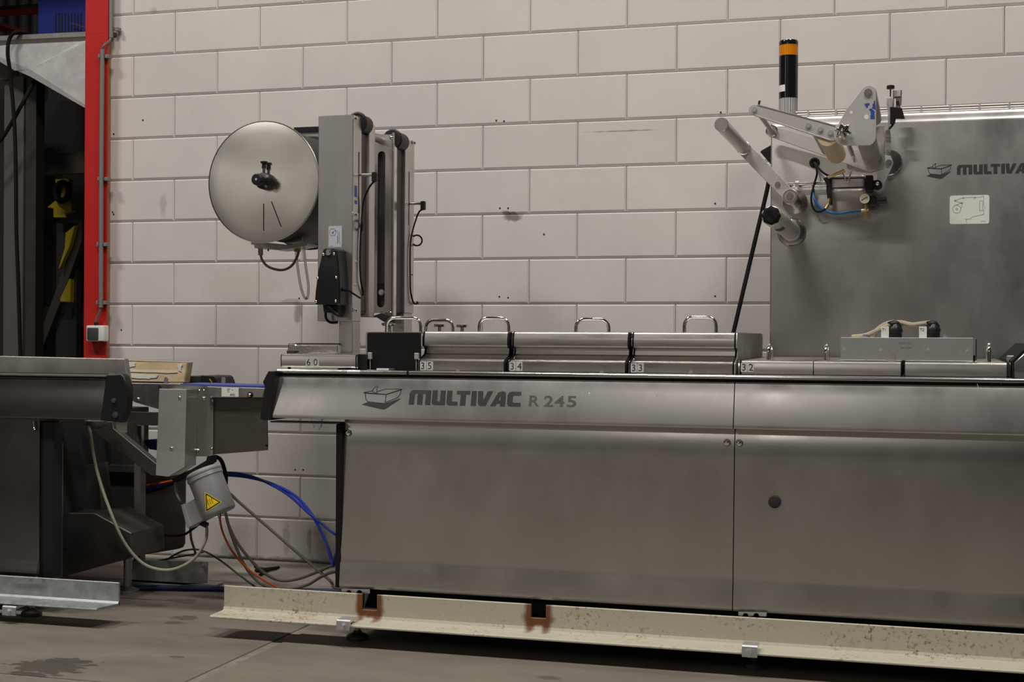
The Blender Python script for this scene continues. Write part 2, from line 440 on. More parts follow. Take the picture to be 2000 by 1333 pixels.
OFF = {0: -.007, 1: -.003, 2: .003, 3: .004, 4: .005, 5: .005, 6: .006, 7: .006, 8: .004, 9: .002, 10: .0, 11: -.002, 12: -.004, 13: -.006, 14: -.005, 15: -.003, 16: 0, 17: .002, 18: .006}
for r in range(-5, 13):
    zc = (13 - r - 0.5) * BH
    i0 = 1 if r % 2 == 0 else 0
    edges = [XE] + [0.22 * i + OFF.get(i, 0.006) for i in range(i0, 26, 2)]
    for a, b in zip(edges[:-1], edges[1:]):
        wd = round(b - a, 3)
        if wd not in _bm: _bm[wd] = block_mesh(wd)
        o = D.objects.new('block', _bm[wd]); COL.objects.link(o)
        o.location = ((a + b) / 2, BT / 2 - 0.004 + random.uniform(-.0008, .0008), zc)
        attach(o, wall)
mb = MB()
for px, py in ((970, 236), (985, 237), (977, 407), (993, 407), (976, 580), (993, 582), (1408, 220), (1397, 398), (1397, 579), (1063, 458), (280, 235), (223, 262), (221, 415), (223, 419), (585, 583), (577, 918), (593, 918), (214, 452), (238, 645)):
    p = at(px, py, 0); mb.cyl((p.x, -0.0055, p.z), (p.x, 0.004, p.z), .004, 8)
mb.build('drilled_hole', M['dark'], wall, kind='stuff')
MB().box(XE - .014, XE + .006, -0.045, 0.05, 0, 5).build('trim_1', M['wood'], kind='structure')
# remaining shell: high front part over the opening, other walls, roof
MB().box(-6.5, XE, 0.0, 0.22, 4.3, 7.0).build('wall_lintel', M['hallwall'], kind='structure')
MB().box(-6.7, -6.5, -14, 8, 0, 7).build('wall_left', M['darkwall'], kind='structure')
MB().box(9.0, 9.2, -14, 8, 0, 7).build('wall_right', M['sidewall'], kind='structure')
MB().box(-6.7, 9.2, -14.2, -14, 0, 7).build('wall_front', M['hallwall'], kind='structure')
for dn, dx0, dx1, dz in (('dark_panel_1', 3.4, 8.2, 4.6), ('dark_panel_2', -2.7, -0.8, 5.8)):     # dark panels added out of view, to darken reflections in the steel
    dr_ = MB().box(dx0, dx1, -14.0, -13.94, 0, dz).build(dn, M['dark_panel'], kind='structure')
MB().box(-6.7, 9.2, -14.2, 8.2, 7, 7.2).build('ceiling', M['roof'], kind='structure')
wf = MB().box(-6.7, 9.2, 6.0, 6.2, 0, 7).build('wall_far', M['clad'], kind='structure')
for k in range(16):
    x = at(7, 50, 5.98).x - 0.2 + (k - 8) * (at(30, 50, 5.98).x - at(7, 50, 5.98).x)
    MB().box(x - .012, x + .012, 5.96, 6.0, 0, 5.5).build('cladding_rib', M['dull'], wf)

# ------------------------------------------------------------------ red column with conduit and switch
p0, p1 = at(165, 300, -.06), at(209, 300, -.06)
col = thing('steel_column', 'red painted steel column at the left end of the block wall', 'column', ((p0.x + p1.x) / 2, 0.0, 0))
MB().box(p0.x, p1.x, -.06, -.048, 0, 6.9, .002).build('flange', M['red'], col)
MB().box((p0.x + p1.x) / 2 - .005, (p0.x + p1.x) / 2 + .005, -.048, .09, 0, 6.9).build('web', M['red'], col)
MB().box(p0.x, p1.x, .09, .102, 0, 6.9, .002).build('flange', M['red'], col)
MB().pbox(166, 62.6, 208, 64.2, -.0606, -.048).build('weld_seam', M['red'], col)
con = thing('cable_conduit', 'grey plastic conduit pipe clipped along the edge of the red column', 'conduit', at(199, 590, -.085))
YC = -.082
MB().ptube([(200, 97, YC), (198, 300, YC), (197, 601, YC)], .0105, 12, 0).build('pipe', M['conduit'], con)
MB().ptube([(217, -60, YC + .04), (217, 74, YC + .04)], .0105, 12, 0).build('pipe', M['conduit'], con)
MB().ptube([(217, 70, YC + .04), (214, 80, YC + .03), (204, 88, YC), (200, 96, YC), (200, 104, YC)], .006, 8, 4).build('cable', M['graycable'], con)
MB().ptube([(197, 598, YC), (194, 612, YC), (188, 624, YC), (187, 634, YC)], .006, 8, 4).build('cable', M['graycable'], con)
for cx_, cy_ in ((200, 109), (199, 349), (197, 477), (196, 591), (219, 56)):
    yy = YC if cy_ != 56 else YC + .04
    MB().pbox(cx_ - 9, cy_ - 3.5, cx_ - 5, cy_ + 4, yy - .002, yy + .03, .001).pbox(cx_ + 5, cy_ - 3, cx_ + 11, cy_ + 4, yy - .002, yy + .03, .001).pbox(cx_ - 6, cy_ - 2, cx_ + 6, cy_ + 3, yy + .010, yy + .022).build('pipe_clip', M['conduit'], con)
sw = thing('light_switch', 'white surface switch box with dark rocker on the red column', 'switch', at(185, 668, -.06))
MB().pbox(168, 636, 203, 667.5, -.105, -.061, .006, 3).build('housing', M['white'], sw)
MB().pbox(169.5, 640.5, 190.5, 664.5, -.112, -.1, .004, 2).build('rocker', M['greyplastic'], sw)
MB().ptube([(188, 630, -.082), (188, 637, -.082)], .011, 12, 0).build('cable_gland', M['black'], sw)

# ------------------------------------------------------------------ packaging machine: long stainless body
YF = -1.45
def zf(py, px=1433): return at(px, py, YF).z
zt, zl, zs, zb = zf(746), zf(836), zf(1137), zf(1191) - .009
XL0, XL1 = at(533, 780, YF).x, at(663, 900, YF).x
XS = at(1432, 900, YF).x
XR = XS + 1.72
mach = thing('packaging_machine', 'long stainless packaging machine body with large black lettering on its side', 'machine', (2.9, -1.0, 0.16))
upper = [(YF + .07, zt + .001), (YF + .040, zt + .001), (YF + .031, zt - .003), (YF + .026, zt - .013), (YF + .018, zt - .05), (YF - .004, zl + .010), (YF - .0045, zl + .001), (YF - .002, zl - .003), (YF + .047, zl - .004), (YF + .045, zl - .010), (YF + .039, zl - .030), (YF + .034, zl - .055), (YF + .032, zl - .080)]
lower = [(YF + .032, zl - .080), (YF + .0312, zl - .12), (YF + .0125, zs + .03), (YF + .0135, zs + .010), (YF + .0132, zs + .002), (YF + .0122, zs - .008), (YF + .0110, zs - .016), (YF + .004, zb + .020), (YF + .004, zb + .010), (YF + .005, zb + .003), (YF + .010, zb), (YF + .03, zb + .002)]
def face_y(z):                                       # hood face
    t = (z - (zt - .05)) / ((zl + .010) - (zt - .05)); return YF + .018 - .022 * t - .0012 + (.0006 if t < 0 else 0)
GX = .0015
MB().sheet(upper[:8] + [(YF + .046, zl - .0046)], XL0, XS - GX).sheet(upper[8:] + lower[1:], XL1, XS - GX).build('side_panel', M['panel'], mach, label='left stainless side panel with stepped hood')
MB().sheet(upper + lower[1:], XS + GX, XR).build('side_panel', M['panel'], mach, label='right stainless side panel with black plug')
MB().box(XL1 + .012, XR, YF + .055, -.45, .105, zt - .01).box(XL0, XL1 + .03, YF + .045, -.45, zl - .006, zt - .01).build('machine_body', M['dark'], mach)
MB().box(XL1 + .02, XR, -1.484, -1.39, .045, .104).build('light_stop', M['dark'], mach)  # added dark beam, blocks a light streak on the floor beneath
MB().pprism([(524, 725.5), (536.7, 725.5), (536, 733), (528.6, 821.4), (512.5, 821.4), (508, 818), (509.5, 804), (517, 756), (513, 746.7), (517, 738.6)], YF - .012, YF + .22, .002).build('end_cap', M['black'], mach)
MB().pbox(527, 823, 664, 829, YF - .002, YF + .06, .002).pbox(656, 829, 666.5, 1149, YF + .012, YF + .06, .003).build('edge_gasket', M['rubber'], mach)
# rail along the top edge
zr0, zr1 = zf(741.5), zf(733.5)
rq = (zr1 - zr0) * .62
rp = [(YF + .032, zr0), (YF + .022, zr0 + .0005)] + [(YF + .0215 + rq * (1 - math.cos(a_)), zr1 + .001 - rq * (1 - math.sin(a_))) for a_ in [math.pi / 2 * i / 8 for i in range(9)]] + [(YF + .05, zr1 + .001), (YF + .07, zr1), (YF + .07, zr0)]
xa, xb, xc = at(536, 728, YF).x, at(672, 730, YF).x, at(698, 730, YF).x
xd = at(794, 732, YF).x
mb = MB().xprism(rp, xa, xb - .001)
mb.build('top_rail', M['polish'], mach)
MB().xprism(rp, xb, xc).build('rail_joint', M['zinc'], mach)
MB().xprism(rp, xc + .001, xd - .008).build('top_rail', M['polish'], mach)
MB().xprism(rp, xd, XR).build('top_rail', M['polish'], mach)
MB().box(xd - .0085, xd + .0005, YF + .023, YF + .07, zr0, zr1 - .001).build('rail_gap_seal', M['rubber'], mach)
MB().box(xa, XR, YF + .032, YF + .07, zt - .001, zr0).build('rail_seal', M['rubber'], mach)
for px, py in ((677, 846), (1419, 865), (1443, 866)):
    p = at(px, py, YF + .02); MB().dome((p.x, YF + .031, p.z), (0, -1, 0), .0115, .012).build('panel_screw', M['polish'], mach)
p = at(1513, 981, YF + .022); MB().lathe((p.x, YF + .023, p.z), (0, -1, 0), [(0, .0205), (.004, .0205), (.005, .018), (.0045, .0)], 28).build('hole_plug', M['plug'], mach)
def hinge(px, py, Y=YF - .018):
    pl = [(px, py), (px + 55, py + 1.5), (px + 55, py + 9)]
    for c in (35, 14):
        pl += [(px + c + 7, py + 8.5)] + [(px + c + 6 * math.cos(a), py + 8 - 6 * math.sin(a)) for a in (0, .8, 1.57, 2.3, 3.1)]
    pl += [(px, py + 7)]
    return MB().pprism(pl, Y, Y + .004)
hinge(667, 1151).build('hinge_bracket', M['zinc'], mach)
hinge(1442, 1196).build('hinge_bracket', M['zinc'], mach)
MB().pprism([(712, 1157), (722, 1155), (711, 1189)], YF + .03, YF + .033).build('spring_tongue', M['zinc'], mach)

# lettering on the hood
GL = {'M': [(1.47, [(0, 0), (0, .72), (.06, .9), (.22, 1), (1.44, 1), (1.47, .97), (1.47, 0), (1.12, 0), (1.12, .76), (.92, .76), (.92, 0), (.57, 0), (.57, .76), (.42, .76), (.35, .68), (.35, 0)])],
      'U': [(.9, [(0, 1), (0, .2), (.05, .06), (.18, 0), (.9, 0), (.9, 1), (.55, 1), (.55, .24), (.42, .24), (.35, .3), (.35, 1)])],
      'L': [(.75, [(0, 1), (0, .2), (.05, .06), (.18, 0), (.75, 0), (.75, .25), (.42, .25), (.35, .3), (.35, 1)])],
      'T': [(.9, [(0, 1), (.9, 1), (.9, .75), (.63, .75), (.63, 0), (.27, 0), (.27, .75), (0, .75)])],
      'I': [(.35, [(0, 0), (.35, 0), (.35, 1), (0, 1)])],
      'V': [(1, [(0, 1), (.06, .16), (.12, .04), (.24, 0), (.56, 0), (1.02, 1), (.66, 1), (.40, .34), (.35, 1)])],
      'A': [(1, [(0, 0), (.46, .88), (.55, .97), (.66, 1), (.9, 1), (.97, .94), (1, .8), (1, .72), (.66, .72), (.36, 0)]), (1, [(.66, 0), (.66, .73), (1, .73), (1, 0)]), (1, [(.44, .18), (.67, .18), (.67, .4), (.53, .4)])],
      'C': [(.9, [(.9, 1), (.25, 1), (.1, .95), (0, .8), (0, .2), (.05, .06), (.18, 0), (.9, 0), (.9, .26), (.42, .26), (.35, .32), (.35, .66), (.43, .74), (.9, .74)])]}
ADV = {'M': 1.57, 'U': 1.0, 'L': .66, 'T': 1.0, 'I': .42, 'V': .88, 'A': 1.12, 'C': .9}
def wordmark(o, ux, uz, h, y_of, t=.0006):
    mb = MB(); x = 0
    for ch in 'MULTIVAC':
        for _, poly in GL[ch]:
            pts = []
            for a, b in poly:
                X = o[0] + (x + a) * ux; Z = o[1] + b * h + (x + a) * uz
                pts.append((X, Z))
            vs = [mb.bm.verts.new((X, y_of(Z), Z)) for X, Z in pts]
            mb.bm.faces.new(vs)
        x += ADV[ch]
    mb.bm.normal_update()
    bmesh.ops.triangulate(mb.bm, faces=mb.bm.faces[:], ngon_method='EAR_CLIP')
    return mb
a, b, c = at(796, 791, YF - .005), at(1014.5, 795, YF - .005), at(797, 762.5, YF - .005)
wordmark((a.x, a.z), (b.x - a.x) / 7.55, 0, (c.z - a.z), face_y).build('lettering', M['decal'], mach, smooth=False)
def text_mesh(body, mat_, parent, name, org, width_scale, h, y_of, bold=0.0, slant=0.0, label=None):
    cu = D.curves.new(name, 'FONT'); cu.body = body; cu.size = 1.0; cu.offset = bold; cu.resolution_u = 3; cu.shear = slant
    ob = D.objects.new(name, cu); COL.objects.link(ob)
    dg = bpy.context.evaluated_depsgraph_get(); dg.update()
    me = D.meshes.new_from_object(ob.evaluated_get(dg)); D.objects.remove(ob); D.curves.remove(cu)
    ys_ = [v.co.y for v in me.vertices]; xs_ = [v.co.x for v in me.vertices]
    k = h / (max(ys_) - min(ys_)); x0 = min(xs_); y0 = min(ys_)
    mb = MB(); mb.bm.from_mesh(me); D.meshes.remove(me)
    for v in mb.bm.verts:
        X = org[0] + (v.co.x - x0) * k * width_scale; Z = org[1] + (v.co.y - y0) * k
        v.co = (X, y_of(Z), Z)
    o = mb.build(name, mat_, parent, smooth=False)
    return o
a, c = at(1031, 794.5, YF - .005), at(1031, 773, YF - .005)
x0 = a.x
for ch, pl, pr in (('R', 1031, 1051), ('2', 1060, 1078), ('4', 1080.5, 1100), ('5', 1105, 1123.5)):
    A0, A1 = at(pl, 794, YF - .005), at(pr, 794, YF - .005)
    o = text_mesh(ch, M['decalgrey'], mach, 'lettering', (A0.x, a.z), 1.0, c.z - a.z, face_y, .02)
    me = o.data; xs_ = [v.co.x for v in me.vertices]; k = (A1.x - A0.x) / (max(xs_) - min(xs_))
    m0 = min(xs_)
    for v in me.vertices: v.co.x = m0 + (v.co.x - m0) * k
def boat(f, wd, mat_, parent):
    mb = MB()
    S = lambda line, cl=False: mb.strokes(line, f, wd, cl)
    S([(114, 120), (305, 135), (437, 92), (300, 90), (226, 112)]); S([(114, 120), (186, 105)])
    S([(114, 125), (305, 138), (437, 96)])
    S([(182, 105), (200, 80), (230, 66), (220, 90), (226, 126)]); S([(182, 105), (190, 116), (226, 126)])
    S([(127, 128), (133, 170), (150, 193), (170, 200), (300, 212)]); S([(304, 136), (303, 212)])
    S([(303, 205), (400, 165), (422, 140), (430, 100)])
    mb.bm.faces.new([mb.bm.verts.new(f(*p)) for p in ((104, 222), (160, 198), (300, 213), (300, 262), (280, 262))])
    mb.bm.faces.new([mb.bm.verts.new(f(*p)) for p in ((300, 213), (305, 210), (432, 168), (425, 178), (312, 258), (300, 262))])
    return mb.build('emblem', mat_, parent, smooth=False)
def f_hood(u, v):
    p = at(680 + u / 4.348, 740 + v / 4.348, YF - .005); return (p.x, face_y(p.z), p.z)
boat(f_hood, .0022, M['decal'], mach)
# fine scratches along the top of the hood
mb = MB()
rs = random.Random(3)
for k in range(46):
    px = rs.choice((rs.uniform(950, 1010), rs.uniform(1040, 1340), rs.uniform(1100, 1300), rs.uniform(1880, 1990)))
    py = rs.uniform(749, 768); l = rs.uniform(2, 11); sl = rs.uniform(-.6, .35)
    mb.strokes([(px, py), (px + sl * l, py + l)], lambda u, v: (at(u, v, YF).x, face_y(at(u, v, YF).z) + .0004, at(u, v, YF).z), .0006)
mb.build('scratch', M['polish'], mach, kind='stuff', smooth=False)

# ------------------------------------------------------------------ angle irons the machines stand on
ZR = .1665; ZFL = .080
def notch_poly(x0, x1, notches):
    pts = [(x0, ZFL - .008), (x0, ZR)]
    for n0, n1, nz in notches: pts += [(n0, ZR), (n0, nz), (n1, nz), (n1, ZR)]
    return pts + [(x1, ZR), (x1, ZFL - .008)]
rail = thing('angle_iron', 'long cream painted angle iron with rust under the packaging machine', 'beam', (2.9, -1.5, ZFL))
YRL = -1.50
na, nb = at(707, 1170, YRL).x, at(736, 1170, YRL).x; nc, nd = at(1037, 1180, YRL).x, at(1066, 1180, YRL).x
nz1, nz2 = at(720, 1192, YRL).z, at(1050, 1208, YRL).z
RX0, RX1 = 1.287, XR + .1
MB().prism(notch_poly(RX0, RX1, [(na, nb, nz1), (nc, nd, nz2)]), YRL, YRL + .012, .0015).build('upright_leg', M['cream'], rail)
fl = [(YRL + .012, ZFL - .011), (YRL - .095, ZFL - .011), (YRL - .102, ZFL - .008), (YRL - .102, ZFL - .004), (YRL - .097, ZFL), (YRL - .012, ZFL + .001), (YRL - .005, ZFL + .004), (YRL - .0005, ZFL + .013), (YRL + .002, ZFL + .013)]
MB().xprism(fl, RX0, RX1).build('flange', M['cream'], rail)
xm1, xm2 = (na + nb) / 2, (nc + nd) / 2
add_spots(M['cream'], [((na - .004, YRL, ZR - .03), (.016, .05, .075), RUST, .95), ((nb + .004, YRL, ZR - .03), (.016, .05, .075), RUST, .95), ((xm1, YRL, nz1 - .004), (.045, .05, .018), RUST, .95), ((xm1, YRL, nz1 - .02), (.03, .05, .006), RUST, .8),
                       ((nc - .003, YRL, ZR - .035), (.016, .05, .07), RUST, .95), ((nd + .003, YRL, ZR - .035), (.016, .05, .07), RUST, .95), ((xm2, YRL, nz2 - .003), (.045, .05, .018), RUST, .95), ((xm2, YRL, nz2 - .018), (.022, .05, .006), RUST, .8)], 45, .8, 4, .75)
rail2 = thing('angle_iron', 'galvanised angle iron under the dark conveyor machine at the left', 'beam', (.2, -1.5, ZFL))
zt2 = at(232, 1139, YRL).z; zf2 = at(232, 1180, YRL).z
gx1 = at(232, 1150, YRL).x
MB().box(gx1 - 1.6, gx1, YRL, YRL + .010, zf2 - .008, zt2, .0015).build('upright_leg', M['galv'], rail2)
mb = MB()
mb.xprism([(YRL + .01, zf2 - .010), (YRL - .094, zf2 - .010), (YRL - .1, zf2 - .006), (YRL - .097, zf2), (YRL - .006, zf2 + .001), (YRL, zf2 + .008), (YRL + .005, zf2 + .008)], gx1 - 1.6, gx1)
for v in mb.bm.verts:
    if v.co.x > gx1 - .01: v.co.x -= max(0, (YRL - .05 - v.co.y)) * .55
mb.build('flange', M['galv'], rail2)
hinge(27, 1129, YRL - .012).build('hinge_bracket', M['galv'], rail2)
def clamp(px0, py0, px1, py1, label):
    Y = YRL - .112
    p, q = at(px0, py0, Y), at(px1, py1, Y)
    t = thing('rail_clamp', label, 'clamp', ((p.x + q.x) / 2, Y + .02, q.z), 'zinc rail clamps')
    pr = [(Y + .06, p.z), (Y + .006, p.z), (Y + .001, p.z - .004), (Y, p.z - .009), (Y, q.z), (Y + .006, q.z), (Y + .006, p.z - .009), (Y + .06, p.z - .008)]
    MB().xprism(pr, p.x, q.x).build('clamp_body', M['zinc'], t)
    c = at((px0 + px1) / 2 - 1, py0 * .38 + py1 * .62, Y)
    MB().hexbolt((c.x, Y, c.z), (0, -1, 0), .010, .010).build('bolt', M['zinc'], t)
clamp(657, 1211, 683, 1233, 'zinc clamp with hex bolt on the cream angle iron below the rusty notch')
clamp(1449, 1261, 1479, 1286, 'zinc clamp with hex bolt on the cream angle iron at the right')
clamp(4, 1184, 30, 1204, 'zinc clamp with hex bolt on the galvanised angle iron')
def foot(x, y, top, label, r=.038, m='dark'):
    t = thing('levelling_foot', label, 'foot', (x, y, 0), 'round levelling feet')
    MB().lathe((x, y, .001), (0, 0, 1), [(0, r), (.012, r), (.016, r * .9), (.022, .016), (.03, .012)], 24).build('foot_plate', M['darksteel'], t)
    MB().cyl((x, y, .028), (x, y, top), .0095, 12).build('spindle', M['dull'], t)
f1, f2 = atz(700, 1248, 0), atz(1472, 1305, 0)
foot(f1.x, -1.455, .048, 'round levelling foot under the cream angle iron near its left end')
foot(f2.x, -1.455, .048, 'round levelling foot in the dark behind the right zinc clamp')
f3 = atz(62, 1203, 0)
foot(f3.x, -1.45, .118, 'round levelling foot under the galvanised angle iron')

# ------------------------------------------------------------------ stepped guard covers on the machine top
YC0 = -1.37
def zc(py, px=1000, Y=YC0): return at(px, py, Y).z
Z0 = zc(728.5); Z1 = zc(704.5); ZT = zc(648) 
back = -.57
prof = [(back, Z0), (back, ZT - .04), (back + .01, ZT - .014), (back - .01, ZT - .003), (back - .03, ZT), (YC0 + .075, ZT), (YC0 + .051, ZT - .0008), (YC0 + .048, ZT - .003), (YC0 + .0465, ZT - .006), (YC0 + .0435, zc(657)), (YC0 + .0415, zc(660)), (YC0 + .040, zc(663)), (YC0 + .040, zc(675)), (YC0 + .044, zc(678)), (YC0 + .064, zc(680.5)), (YC0 + .066, zc(684)),
        (YC0 + .062, zc(692)), (YC0 + .056, zc(695)), (YC0 + .034, zc(699)), (YC0 + .020, zc(702)), (YC0 + .004, Z1), (YC0, Z1 - .004), (YC0, Z0 + .005), (YC0 + .004, Z0)]
def shrink(pr, d):
    out = []
    n = len(pr)
    cx_ = sum(p[0] for p in pr) / n; cz_ = sum(p[1] for p in pr) / n
    for y, z in pr: out.append((y + (d if y < -1.0 else -d), z + (d if z < Z0 + .02 else -d)))
    return out
def guard(pl, pr_, label, extra_right=True):
    xl, xr = at(pl, 715, YC0).x, at(pr_, 715, YC0).x
    t = thing('guard_cover', label, 'cover', ((xl + xr) / 2, -.97, Z0), 'stepped guard covers on the machine')
    MB().xprism(prof, xl + .006, xr - .006).build('hood', M['cover'], t)
    MB().xprism(shrink(prof, .0035), xl + .0015, xl + .0058).build('edge_seal', M['rubber'], t)
    MB().xprism(shrink(prof, .0035), xr - .0058, xr - .001).build('edge_seal', M['rubber'], t)
    MB().xprism(shrink(prof, -.001), xl - .0022, xl + .0008).build('edge_rim', M['polish'], t)
    return t
def plates(parent, px, py, txt, Y, tilt=0.0):
    for k, ch in enumerate(txt):
        a0 = px + k * 13.2
        p, q = at(a0, py, Y), at(a0 + 12.2, py + 18, Y)
        o = MB().prism(rr(p.x, q.x, q.z, p.z, .003), Y - .0012, Y + .0003).build('number_plate', M['plate'], parent)
        hh = (p.z - q.z)
        text_mesh(ch, M['ink'], o, 'digit', (p.x + .0042, q.z + hh * .14), 1.0, hh * .74, lambda z: Y - .0016, .0)
def rr(x0, x1, z0, z1, r, n=4):
    out = []
    for cx_, cz_, a in ((x1 - r, z0 + r, -90), (x1 - r, z1 - r, 0), (x0 + r, z1 - r, 90), (x0 + r, z0 + r, 180)):
        for i in range(n + 1):
            t = math.radians(a + 90 * i / n); out.append((cx_ + r * math.cos(t), cz_ + r * math.sin(t)))
    return out
c35 = guard(818, 987, 'short stepped stainless guard cover numbered 35 beside the black panel')
c34 = guard(994, 1224, 'stepped stainless guard cover numbered 34 between its neighbours 35 and 33')
c33 = guard(1229.5, 1434, 'stepped stainless guard cover numbered 33 with the exposed flat right end')
plates(c35, 820.5, 706, '35', YC0); plates(c34, 995, 707, '34', YC0); plates(c33, 1232, 710, '33', YC0)
xe = at(1434, 715, YC0).x
MB().xprism(prof, xe, xe + .004).build('end_plate', M['dull'], c33)
for par, px in ((c35, 894), (c34, 1175), (c33, 1349)):
    p = at(px, 727 if px < 1000 else 729, YC0); MB().lathe((p.x, YC0 + .002, p.z), (0, -1, 0), [(0, .008), (.0025, .008), (.003, .006)], 16).build('stop_button', M['covtop'], par)
def uhandle(pl, pr_, pt, pb, Y, parent=None, label=None, dyaw=0.0):
    a, b = at(pl, pb, Y), at(pr_, pb, Y); zt_ = at((pl + pr_) / 2, pt, Y).z; r = .0063
    a.x += r; b.x -= r; zt_ -= r; q = .03
    a.y -= dyaw; b.y += dyaw
    pts = [a]
    for i in range(5):
        t = math.pi / 2 * i / 4; k = q * (1 - math.cos(t)); s_ = q * (1 - math.sin(t))
        f = k / (b.x - a.x); pts.append(Vector((a.x + k, a.y + (b.y - a.y) * f, zt_ - s_)))
    pts += [Vector((a.x + b.x - p.x, a.y + b.y - p.y, p.z)) for p in reversed(pts[1:])] + [b]
    pts[0] = Vector((a.x, a.y, min(a.z, ZT - .004))); pts[-1] = Vector((b.x, b.y, min(b.z, ZT - .004)))
    mb = MB().tube(pts, r, 12, 0)
    if parent: return mb.build('handle', M['chrome'], parent)
    return tag(mb.build('bar_handle', M['chrome']), label, 'handle')
uhandle(829, 888, 622, 646, -.80, c35)
uhandle(933, 997, 618, 646, -1.15, c35)
uhandle(1124, 1190, 620, 646, -1.10, c34, dyaw=.02)
uhandle(1333, 1402, 616, 646, -1.15, c33)
def starknob(px, py, Y, parent, m='chrome', r=.021):
    p = at(px, py, Y)
    MB().lathe((p.x, Y, p.z - .006), (0, 0, 1), [(0, r * .85), (.004, r), (.011, r), (.014, r * .7)], 40, 5, .16).cyl((p.x, Y, min(p.z, ZT) - .03), (p.x, Y, p.z - .004), .008, 12).build('star_knob', M[m], parent)
starknob(859, 636, -.62, c35); starknob(903, 637, -.62, c35)

# low covers right of number 33
ZL = .982
xlo = at(1440, 715, YC0).x
def lowguard(pl, pr_, label, name='low_cover'):
    xl, xr = at(pl, 720, YC0).x, at(pr_, 720, YC0).x
    zb_ = Z0 + .002
    t = thing(name, label, 'cover', ((xl + xr) / 2, -1.0, zb_), 'low flat covers on the machine')
    pr = [(-.62, zb_), (-.62, ZL + .003), (YC0 + .012, ZL), (YC0 + .004, ZL - .003), (YC0, ZL - .010), (YC0, zb_ + .004), (YC0 + .004, zb_)]
    return t, pr, xl, xr
t, pr, xl, xr = lowguard(1445, 1588, 'low flat stainless cover numbered 32 with one upright chrome handle')
MB().xprism(pr, xl + .006, xr - .0005).build('sheet_cover', M['cover'], t)
MB().xprism(shrink(pr, .002), xl, xl + .0055).build('edge_seal', M['rubber'], t)
MB().xprism(shrink(pr, -.0005), xl - .0045, xl - .001).build('edge_rim', M['polish'], t)
plates(t, 1447, 709, '32', YC0); L32 = t
t, pr, xl, xr = lowguard(1589, 1761, 'low flat stainless cover under the left half of the aluminium sensor box')
MB().xprism(pr, xl + .0005, xr - .003).build('sheet_cover', M['cover'], t)
MB().xprism(shrink(pr, .002), xr - .0028, xr).build('edge_seal', M['rubber'], t); Lm = t
t, pr, xl, xr = lowguard(1766, 1970, 'low flat stainless cover at the right end under one upright handle')
MB().xprism(pr, xl + .003, xr - .006).build('sheet_cover', M['cover'], t)
MB().xprism(shrink(pr, .002), xl, xl + .0028).build('edge_seal', M['rubber'], t)
MB().xprism(shrink(pr, .002), xr - .0055, xr + .003).build('edge_seal', M['rubber'], t)
MB().xprism(shrink(pr, -.0005), xr + .0032, xr + .005).build('edge_rim', M['polish'], t); Lr = t
def endhandle(px, pt, pb, parent):
    Y0 = -1.22; a = at(px, pb, Y0); zt_ = at(px, pt, Y0).z - .006; r = .0063; L_ = .11; q = .025
    pts = [Vector((a.x, Y0, ZL - .005))]
    for i in range(5):
        th = math.pi / 2 * i / 4; pts.append(Vector((a.x, Y0 + q * (1 - math.cos(th)), zt_ - q * (1 - math.sin(th)))))
    pts += [Vector((a.x, 2 * Y0 + L_ - p.y, p.z)) for p in reversed(pts)]
    MB().tube(pts, r, 12, 0).build('handle', M['chrome'], parent)
endhandle(1501, 671, 700, L32); endhandle(1613, 672, 701, Lm); endhandle(1932, 670, 700, Lr)
# next cover, only its cut corner in the frame
t = thing('chamfered_cover', 'stainless cover with chamfered corner at the right frame edge', 'cover', (at(1990, 740, YC0).x, -1, Z0))
xl = at(1981, 720, YC0).x
zq = at(1981, 709, YC0).z
hp = [(xl, Z0), (xl, zq), (xl + .055, zq + .055), (xl + .5, zq + .055), (xl + .5, Z0)]
MB().prism(hp, YC0, -.6, .002).build('sheet_cover', M['cover'], t)
MB().prism([(x - .007, z + (.005 if z > Z0 + .001 else 0)) for x, z in hp[:3]] + [(x, z) for x, z in reversed(hp[:3])], YC0 + .004, -.6).build('edge_seal', M['rubber'], t)
tag(MB().pbox(1967, 695, 1982, 706, -1.2, -1.16, .002).pbox(1969, 705, 1978, 738, -1.2, -1.17).build('hinge_block', M['dull']), 'small steel hinge block between the last two low covers', 'hinge')

# cover number 60 and its torn foil
Y6 = -1.40
t = thing('chain_guard', 'narrow stainless chain guard numbered 60 at the left end of the machine', 'cover', at(622, 719, Y6))
za, zb6 = at(600, 692, Y6).z, at(600, 718, Y6).z
x6a, x6b = at(548, 705, Y6).x, at(694, 705, Y6).x
p6 = [(Y6 + .29, zb6), (Y6 + .29, za), (Y6 + .008, za), (Y6 + .002, za - .003), (Y6, za - .008), (Y6, zb6 + .005), (Y6 + .004, zb6)]
mb = MB(); mb.xprism(p6, x6a + .004, x6b); 
zs_ = (at(694, 697, Y6).z - at(694, 693.5, Y6).z)
mb.build('sheet_cover', M['cover'], t)
MB().xprism(shrink(p6, .001), x6a, x6a + .0038).build('edge_seal', M['rubber'], t)
MB().xprism(shrink(p6, .001), x6b, x6b + .006).build('edge_seal', M['rubber'], t)
MB().xprism(shrink(p6, -.001), x6b + .006, x6b + .008).build('edge_rim', M['polish'], t)
plates(t, 597.5, 699, '60', Y6)
MB().pbox(704, 693, 716, 722, Y6 + .03, Y6 + .2).build('bracket', M['black'], t)
p = at(565, 718, Y6 + .03); MB().cyl((p.x, Y6 + .03, zb6), (p.x, Y6 + .03, at(565, 727, Y6).z), .006, 10).build('support_pin', M['black'], t)
MB().pprism([(660, 720), (697, 720), (705, 728), (653, 728)], Y6 + .02, Y6 + .1).build('bracket', M['black'], t)
fo = MB()
pts = [(563, 672), (577, 673), (578, 674.5), (659, 675), (659, 690), (645, 691.5), (580, 691), (575, 689.5), (561, 689)]
